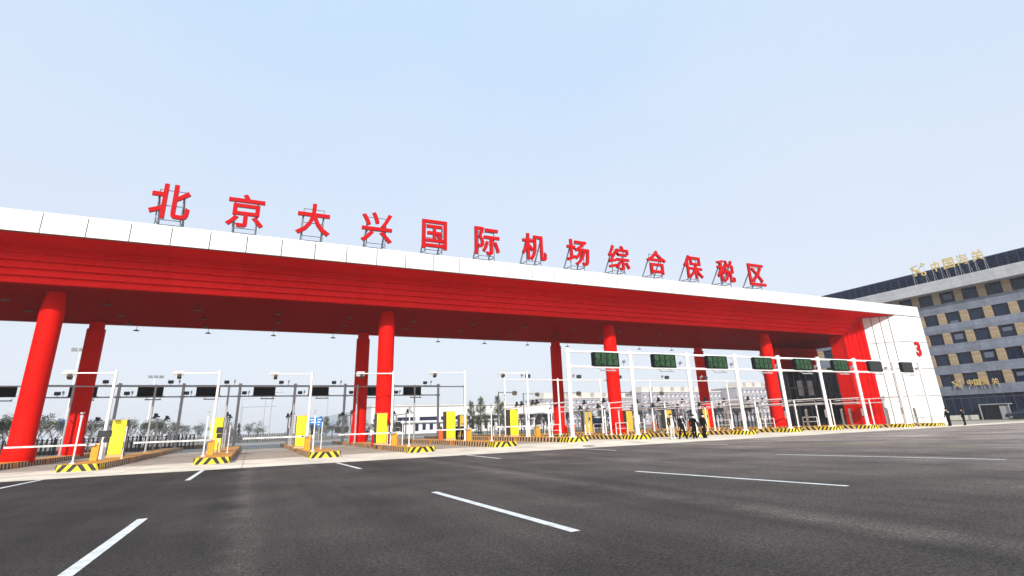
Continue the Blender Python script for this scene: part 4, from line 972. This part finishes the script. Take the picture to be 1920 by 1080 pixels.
# ------------------------------------------------------------------ trees and shrubs
def leaf(b, p, s, mi):
    a = Vector((rnd.uniform(-1, 1), rnd.uniform(-1, 1), rnd.uniform(-.6, .6))).normalized(); n = a.orthogonal().normalized(); n.rotate(Matrix.Rotation(rnd.uniform(0, 6.3), 3, a)) 
    p = Vector(p); b.quad(p-a*s, p+n*s*.45, p+a*s, p-n*s*.45, mi)
def make_tree(kind, seed):
    global rnd
    rnd = random.Random(seed); tr, cr = MB(), MB()
    if kind == 'sparse':              # several stems spreading upward, sparse dark leaves at the tips
        def grow(p, d, ln, r, lvl):
            q = p+d*ln; tr.tube(p, q, r, r*.7, 5)
            if lvl == 0:
                for _ in range(5):
                    for _k in range(3):
                        leaf(cr, q+Vector((rnd.gauss(0, .18), rnd.gauss(0, .18), rnd.gauss(0, .16))), rnd.uniform(.05, .11), rnd.choice((0, 0, 1)))
                return
            if lvl <= 2:
                for _ in range(3): leaf(cr, p.lerp(q, rnd.random())+Vector((rnd.gauss(0, .08), rnd.gauss(0, .08), rnd.gauss(0, .08))), rnd.uniform(.05, .09), rnd.choice((0, 1, 2)))
            for _ in range(3 if lvl > 1 else 2):
                e = (d+Vector((rnd.gauss(0, .42), rnd.gauss(0, .42), rnd.uniform(-.05, .3)))).normalized(); grow(q, e, ln*rnd.uniform(.62, .85), r*.65, lvl-1)
        tr.tube((0, 0, -.1), (0, 0, .7), .09, .08, 8)
        for _ in range(4):
            grow(Vector((0, 0, .7)), Vector((rnd.gauss(0, .35), rnd.gauss(0, .35), 1)).normalized(), rnd.uniform(1.0, 1.3), .045, 3)
    elif kind == 'bushy':             # rounded young street tree with light foliage
        tr.tube((0, 0, -.1), (.05, 0, 2.0), .10, .07, 8); top = Vector((.05, 0, 2.0))
        cl = []
        for _ in range(16):
            d = Vector((rnd.gauss(0, .6), rnd.gauss(0, .6), rnd.uniform(.1, 1.2))); q = top+d*rnd.uniform(.8, 1.6); tr.tube(top-Vector((0, 0, rnd.uniform(0, .8))), q, .03, .01, 5); cl.append(q)
        for q in cl:
            mi = rnd.choice((0, 1, 2)); rad = rnd.uniform(.35, .65)
            for _ in range(75): leaf(cr, q+Vector((rnd.gauss(0, rad*.55), rnd.gauss(0, rad*.55), rnd.gauss(0, rad*.5))), rnd.uniform(.05, .11), mi if rnd.random() < .75 else rnd.choice((0, 1, 2)))
    elif kind == 'poplar':            # tall feathery
        tr.tube((0, 0, -.1), (0, 0, 5.4), .11, .02, 8)
        for q in range(60):
            z = rnd.uniform(1.0, 5.3); rad = (.95*(1-(z-1)/4.8)+.15); a = rnd.uniform(0, 6.28); e = Vector((math.cos(a)*rad, math.sin(a)*rad, z+rad*.9))
            tr.tube((0, 0, z), e, .018, .006, 4); mi = rnd.choice((0, 2, 2))
            for _ in range(60): leaf(cr, Vector((0, 0, z)).lerp(e, rnd.uniform(.35, 1.05))+Vector((rnd.gauss(0, .1), rnd.gauss(0, .1), rnd.gauss(0, .12))), rnd.uniform(.04, .09), mi)
    else:                             # dense dark conifer
        tr.tube((0, 0, -.1), (0, 0, 3.6), .10, .02, 8)
        for q in range(90):
            z = rnd.uniform(.3, 3.6); rad = .95*(1-z/3.9)+.1; a = rnd.uniform(0, 6.28); e = Vector((math.cos(a)*rad, math.sin(a)*rad, z+rnd.uniform(-.1, .15))); mi = rnd.choice((0, 1, 1))
            for _ in range(22): leaf(cr, Vector((0, 0, z+.1)).lerp(e, rnd.uniform(.2, 1.0))+Vector((rnd.gauss(0, .07), rnd.gauss(0, .07), rnd.gauss(0, .08))), rnd.uniform(.05, .1), mi)
    return tr.mesh("trunk", M_bark), cr.mesh("crown", [M_leaf1, M_leaf2, M_leaf3], smooth=0)
TM = {k: [make_tree(k, 10+j) for j in range(n)] for k, n in (('sparse', 4), ('bushy', 3), ('poplar', 3), ('conifer', 2))}
rnd = random.Random(11)
KN = {'sparse': ("sparse_tree", "thin many stemmed tree with sparse dark leaves"), 'bushy': ("young_tree", "young tree with a loose rounded green crown"), 'poplar': ("feathery_tree", "tall feathery pale green tree"), 'conifer': ("conifer", "low dense dark green conifer")}
def tree(kind, x, y, s, label, group):
    tm, cm = TM[kind][rnd.randrange(len(TM[kind]))]
    t = thing(KN[kind][0], (x, y, gz(x, y)), label, "tree", group, rnd.uniform(0, 6.28)); t.scale = (s*rnd.uniform(.9, 1.1), s*rnd.uniform(.9, 1.1), s)
    for n, m in (("trunk", tm), ("crown", cm)):
        o = bpy.data.objects.new(n, m); COL.objects.link(o); o.parent = t
lt = [(-.327, 86, 1.1), (-.305, 80, 1.1), (-.278, 84, 1.18), (-.258, 88, 1.0), (-.24, 84, .98), (-.205, 86, .95), (-.185, 90, .95), (-.163, 84, 1.0), (-.148, 92, .9), (-.128, 90, .85), (-.112, 94, .9), (-.092, 92, .8), (-.075, 98, .8)]
lt += [(-.315, 90, 1.05), (-.292, 92, 1.1), (-.268, 96, 1.1), (-.222, 92, 1.0), (-.137, 88, .95)]
lt.sort()
for k, (q, y, s) in enumerate(lt): tree('sparse', q*y, y, s, "sparse dark leaved tree along the left fence, %s" % ORD[k], "sparse trees along the left fence")
mt = [(-.05, 120, 1.0, 'bushy'), (-.035, 126, 1.05, 'bushy'), (-.02, 122, 1.0, 'conifer'), (-.005, 126, 1.0, 'bushy'), (.008, 118, .9, 'bushy')]
for k, (q, y, s, kd) in enumerate(mt): tree(kd, q*y, y, s, "green tree in the hazy gap behind the second island, %s" % ORD[k], "trees behind the second island")
for k in range(14):
    q = .095+.0105*k; y = 128+7*rnd.random(); tree('poplar' if k % 3 else 'bushy', q*y, y, rnd.uniform(.8, 1.02), "feathery tree in the row behind the fourth island, %s" % ORD[k], "row of trees behind the third and fourth islands")
rtl = [(.385, 92, 1.1, 'poplar'), (.405, 90, 1.2, 'poplar'), (.418, 94, 1.0, 'bushy'), (.43, 88, .95, 'conifer'), (.442, 92, 1.2, 'poplar'), (.452, 96, 1.1, 'poplar'), (.466, 90, .85, 'conifer'), (.40, 84, .9, 'conifer')]
for k, (q, y, s, kd) in enumerate(rtl): tree(kd, q*y, y, s, "%s between the yellow cabinets, %s" % (KN[kd][1], ORD[k]), "tree clump between the cabinets")
er = [(.525, 80, .8, 'sparse'), (.56, 78, .8, 'sparse'), (.615, 78, .85, 'sparse'), (.715, 80, .85, 'sparse'), (.775, 80, .95, 'sparse'), (.94, 80, .9, 'sparse'), (.97, 78, .9, 'sparse'), (1.05, 78, 1.0, 'sparse'), (.50, 84, .85, 'sparse'), (.545, 84, .9, 'sparse'), (.585, 82, .95, 'sparse'), (.64, 80, 1.0, 'sparse'), (.665, 84, .9, 'bushy'), (.69, 80, .9, 'sparse'), (.80, 78, .9, 'sparse'), (.835, 80, 1.05, 'sparse'), (.87, 76, 1.15, 'sparse'), (.905, 78, .95, 'sparse'), (1.02, 76, 1.0, 'sparse'),
      (1.10, 74.5, 1.28, 'bushy'), (1.135, 76, 1.35, 'bushy'), (1.17, 78, 1.1, 'sparse')]
er.sort()
for k, (q, y, s, kd) in enumerate(er): tree(kd, q*y, y, s, "%s behind the entry lanes, %s" % (KN[kd][1], ORD[k]), "trees behind the entry lanes")

# ------------------------------------------------------------------ fences
def fence(name, x0, x1, y, h, pitch, m, label, bar=.035):
    og = (x0, y, 0); t = thing(name, og, label, "fence"); b = MB(); n = int((x1-x0)/pitch)
    for k in range(n+1):
        x = x0+pitch*k; z = gz(x, y); b.box(x-bar, x+bar, y-.03, y+.03, z+.05, z+h)
    b.build("pickets", m, t, og, smooth=0)
    b = MB()
    for k in range(int((x1-x0)/4)):
        xa, xb = x0+4*k, x0+4*k+4
        for z in (.3, h-.2): b.box(xa, xb, y+.035, y+.075, gz(xa, y)+z, gz(xa, y)+z+.07)
    b.build("rails", m, t, og, smooth=0)
    for k in range(int((x1-x0)/4)+1): MB().box(x0+4*k-.08, x0+4*k+.08, y-.08, y-.035, 0, h+.15).build("post", m, t, og, smooth=0)
fence("palisade_fence", -40, -6, 78.5, 1.75, .42, M_fence, "dark palisade fence under the sparse trees at the left", .08)
fence("palisade_fence", -6, 6, 118, 1.6, .42, M_fence, "far dark fence in the gap between the second and third islands", .06)
fence("steel_fence", 34, 62, 77, 2.0, .5, M_fence, "dark steel fence behind the entry lanes at the right", .03)
fence("steel_fence", 62.5, 100, 74, 2.5, .9, M_fence, "taller dark gate fence behind the fourth column pair", .11)
tg = MB().box(-42, -5, 79.5, 79.62, 0, .45); tag(tg.build("planter_wall", mat("planter_brown", (.30, .19, .11), .9, var=.2), smooth=0), "low brown planter wall behind the left fence", "wall")

# ------------------------------------------------------------------ far buildings
t = thing("warehouse", (46, 172, 0), "long white warehouse with dark window band behind the fifth lane", "building"); og = (46, 172, 0)
MB().box(33, 100, 172, 215, -.5, 8.4).build("wall", M_ware, t, og, smooth=0)
for k in range(9): MB().box(34+7.2*k, 39.8+7.2*k, 171.9, 171.97, 4.0, 5.1).build("band_window", M_glass, t, og, smooth=0)
for k in range(26):
    if k % 5 != 4: MB().box(35+2.4*k, 36.1+2.4*k, 171.9, 171.97, .8, 3.0).build("window", M_glass, t, og, smooth=0)
MB().box(32.8, 100.2, 171.6, 215.2, 8.41, 8.8).build("roof", M_cream, t, og, smooth=0)
MB().box(33, 100, 171.2, 171.85, 3.25, 3.45).build("canopy", M_galv, t, og, smooth=0)
t = thing("grey_shed", (36, 230, 0), "blue grey shed with a sloping roof beyond the trees behind the fourth island", "building"); og = (36, 230, 0)
b = MB(); b.add([(27, 230, -.5), (62, 230, -.5), (62, 230, 11.5), (44, 230, 10.4), (27, 230, 7.6), (27, 262, -.5), (62, 262, -.5), (62, 262, 11.5), (44, 262, 10.4), (27, 262, 7.6)],
                [(0, 1, 2, 3, 4), (9, 8, 7, 6, 5), (0, 4, 9, 5), (4, 3, 8, 9), (3, 2, 7, 8), (1, 6, 7, 2)]); b.build("wall", M_wareg, t, og, smooth=0)
MB().box(30, 58, 229.85, 229.95, 1.0, 3.2).build("door_band", M_frame, t, og, smooth=0)
def block(x0, x1, y, h, label, floors, wn):
    og = ((x0+x1)/2, y, 0); t = thing("pale_block", og, label, "building", "pale blocks behind the entry lanes")
    MB().box(x0, x1, y, y+16, -.5, h).build("wall", M_pale, t, og, smooth=0)
    fh = (h-.6)/floors; ww = (x1-x0)/wn; src = None
    for f in range(floors):
        for q in range(wn):
            p = (x0+ww*(q+.5)-og[0], 0, .6+fh*(f+.5))
            if src is None:
                src = MB().box(-ww*.25, ww*.25, -.12, -.02, -fh*.25, fh*.25).build("window", mat("blue_grey_pane", (.20, .22, .27), .3), t, smooth=0)
                cb = MB().box(-ww*.05, ww*.24, -.4, -.125, -fh*.34, -fh*.08).build("cooler_box", M_sash, src, smooth=0); src.location = p
            else:
                c = src.copy(); COL.objects.link(c); c.location = p
                g = cb.copy(); COL.objects.link(g); g.parent = c
    b = MB(); b.box(x0-.3, x1+.3, y-.3, y+16, h+.01, h+.5)
    for q in range(int((x1-x0)/6)): b.box(x0+6*q+.5, x0+6*q+4.5, y+.1, y+6, h+.51, h+2.4)
    b.build("parapet", M_cream, t, og, smooth=0)
block(104, 148, 190, 11.2, "pale lilac block with rows of windows behind the second row of entry lanes, left", 5, 18)
block(150, 196, 186, 13.2, "pale lilac block with cream parapet behind the third and fourth columns", 5, 18)
block(198, 250, 178, 14.6, "pale lilac block with cream parapet behind the fourth column, right", 5, 19)
# guard booth with a dark blue window
t = thing("guard_booth", (56.5, 84, 0), "white guard booth with a dark blue window beside the third front column", "booth"); og = (56.5, 84, 0)
MB().box(55.0, 58.8, 84, 86.5, 0, 2.7).build("wall", M_sash, t, og, smooth=0); MB().box(55.4, 58.2, 83.9, 83.97, .75, 2.3).build("window", mat("blue_booth_glass", (.01, .05, .12), .15), t, og, smooth=0); MB().box(54.7, 59.1, 83.7, 86.8, 2.72, 2.85).build("roof", M_sash, t, og, smooth=0)

# ------------------------------------------------------------------ street furniture behind the gate
def mast(x, y, h, label):
    t = thing("floodlight_mast", (x, y, 0), label, "lamp post", "floodlight masts")
    MB().tube((0, 0, 0), (0, 0, h), .17, .09, 10).build("pole", M_steelw, t)
    MB().tube((-1.4, 0, h-.05), (1.5, 0, h-.05), .05, n=6).build("crossarm", M_galv, t)
    for q, xx in enumerate((-.9, .2, 1.3)):
        b = MB(); b.obox((xx, -.15, h+.25), (.42, .1*(q == 2), 0), (0, .10, .05), (0, -.12, .26)); b.build("lamp_head", M_galv, t)
mast(-.2475*120, 120, 17.0, "tall white floodlight mast beside the leftmost column")
mast(-.1465*150, 150, 15.0, "white floodlight mast behind the first camera frame post")
def street_lamp(x, y, h, arm, label):
    t = thing("street_lamp", (x, y, 0), label, "street lamp", "street lamps on the far road")
    MB().tube((0, 0, 0), (0, 0, h), .10, .06, 8).build("pole", M_galv, t); MB().tube((0, 0, h-.04), (arm, 0, h+.25), .04, n=6).build("arm", M_galv, t); MB().obox((arm*1.1, 0, h+.27), (.35, 0, .02), (0, .12, 0), (0, 0, .05)).build("lamp_head", M_galv, t)
street_lamp(.0155*140, 140, 10.5, -2, "slim street lamp in the hazy gap behind the second island, left one")
street_lamp(-.02*170, 170, 11, 2.5, "slim street lamp in the hazy gap behind the second island, right one")
street_lamp(.1155*130, 130, 10, -2, "slim street lamp right of the blue road sign")
t = thing("sign_gantry_far", (0, 165, 0), "faint thin sign gantry far along the road behind the second island", "gantry"); t.name = "distant_gantry"
MB().tube((-3, 0, 0), (-3, 0, 9), .12, n=8).build("post", M_galv, t); MB().tube((4.2, 0, 0), (4.2, 0, 13), .12, n=8).build("post", M_galv, t); b = MB(); b.tube((-3, 0, 8.6), (5.5, 0, 8.8), .08, n=6); b.tube((4.2, 0, 12.4), (7, 0, 12.6), .08, n=6); b.build("beam", M_galv, t)
# blue direction sign
def road_sign(x, y, z, wd, h, label):
    t = thing("road_sign", (x, y, 0), label, "road sign", "blue road signs")
    MB().box(-wd/2, wd/2, -.04, .04, z-h/2, z+h/2).build("panel", M_blue, t, bevel=.02); b = MB()
    for s in (-1, 1): b.tube((s*wd*.3, .09, 0), (s*wd*.3, .09, z+h*.4), .06, n=8)
    b.build("post", M_galv, t)
    b = MB()
    for q in range(3): b.box(-wd*.38+q*.05*wd, -wd*.08+q*.12*wd, -.055, -.045, z+h*.24-q*h*.26, z+h*.34-q*h*.26); b.box(wd*.12, wd*(.40-.06*q), -.055, -.045, z+h*.24-q*h*.26, z+h*.34-q*h*.26)
    b.build("white_marks", M_sash, t)
road_sign(.0975*112, 112, 3.3, 2.6, 1.8, "blue direction sign with white marks right of the third yellow cabinet")
road_sign(-.238*92, 92, 3.55, 2.6, 1.3, "small pale blue sign among the sparse trees at the left")
# yellowish floodlights on side arms behind the entry lanes
for k, (q, y, zt) in enumerate(((.4445, 60, 5.35), (.5005, 66, 5.6), (.598, 58, 5.2), (.742, 56, 5.1), (.83, 60, 5.3))):
    x = q*y; t = thing("arm_light", (x, y, gz(x, y)), "beige lamp on a side arm behind the entry lanes, %s" % ORD[k], "lamp post", "side arm lamps behind the entry lanes")
    MB().tube((0, 0, 0), (0, 0, zt), .07, n=8).build("pole", M_galv, t); MB().tube((0, 0, zt-.1), (1.9, 0, zt-.12), .045, n=6).build("arm", M_galv, t)
    MB().obox((2.15, -.05, zt-.2), (.26, 0, 0), (0, .14, .10), (0, -.12, .18)).build("lamp_head", mat("beige_lamp", (.40, .35, .24), .5), t, bevel=.02)
# thin lamp pole before the white end wall
t = thing("wall_camera_post", (66.2, 38.6, it(13, 38.6)), "slender grey post with a camera before the white end wall", "post")
MB().tube((0, 0, 0), (0, 0, 2.9), .04, n=8).build("post", M_galv, t); MB().obox((.0, -.1, 2.98), (.07, 0, 0), (0, .16, -.03), (0, 0, .07)).build("camera", M_charc, t)

# ------------------------------------------------------------------ thin haze over the whole site
hm = bpy.data.materials.new("thin_haze"); hm.use_nodes = True; N, L = nodes(hm); N.remove(N["Principled BSDF"])
pv = N.new("ShaderNodeVolumePrincipled"); pv.inputs["Color"].default_value = (.97, .98, 1, 1); pv.inputs["Density"].default_value = .00036; pv.inputs["Anisotropy"].default_value = 0.0
L.new(pv.outputs[0], N["Material Output"].inputs["Volume"])
tag(MB().box(-1550, 1550, -1550, 1550, -1.6, 33).build("haze", hm, smooth=0), "thin pale haze over the plaza and the far road", kind="stuff")

# round drain cover at the front of the apron
t = thing("manhole_cover", (20.2, 31.0, gz(20.2, 31.0)+.006), "dark round drain cover in the pale concrete apron", "drain cover")
MB().lathe([(.42, 0), (.42, .012), (.36, .012)], 28).build("rim", M_charc, t)
b = MB(); b.lathe([(.34, .0), (.34, .014)], 28)
for q in range(-2, 3): b.box(-.22, .22, q*.1-.015, q*.1+.015, .0145, .022)
b.build("lid", mat("cast_iron", (.05, .045, .04), .7, .3, var=.2, vscale=8), t)
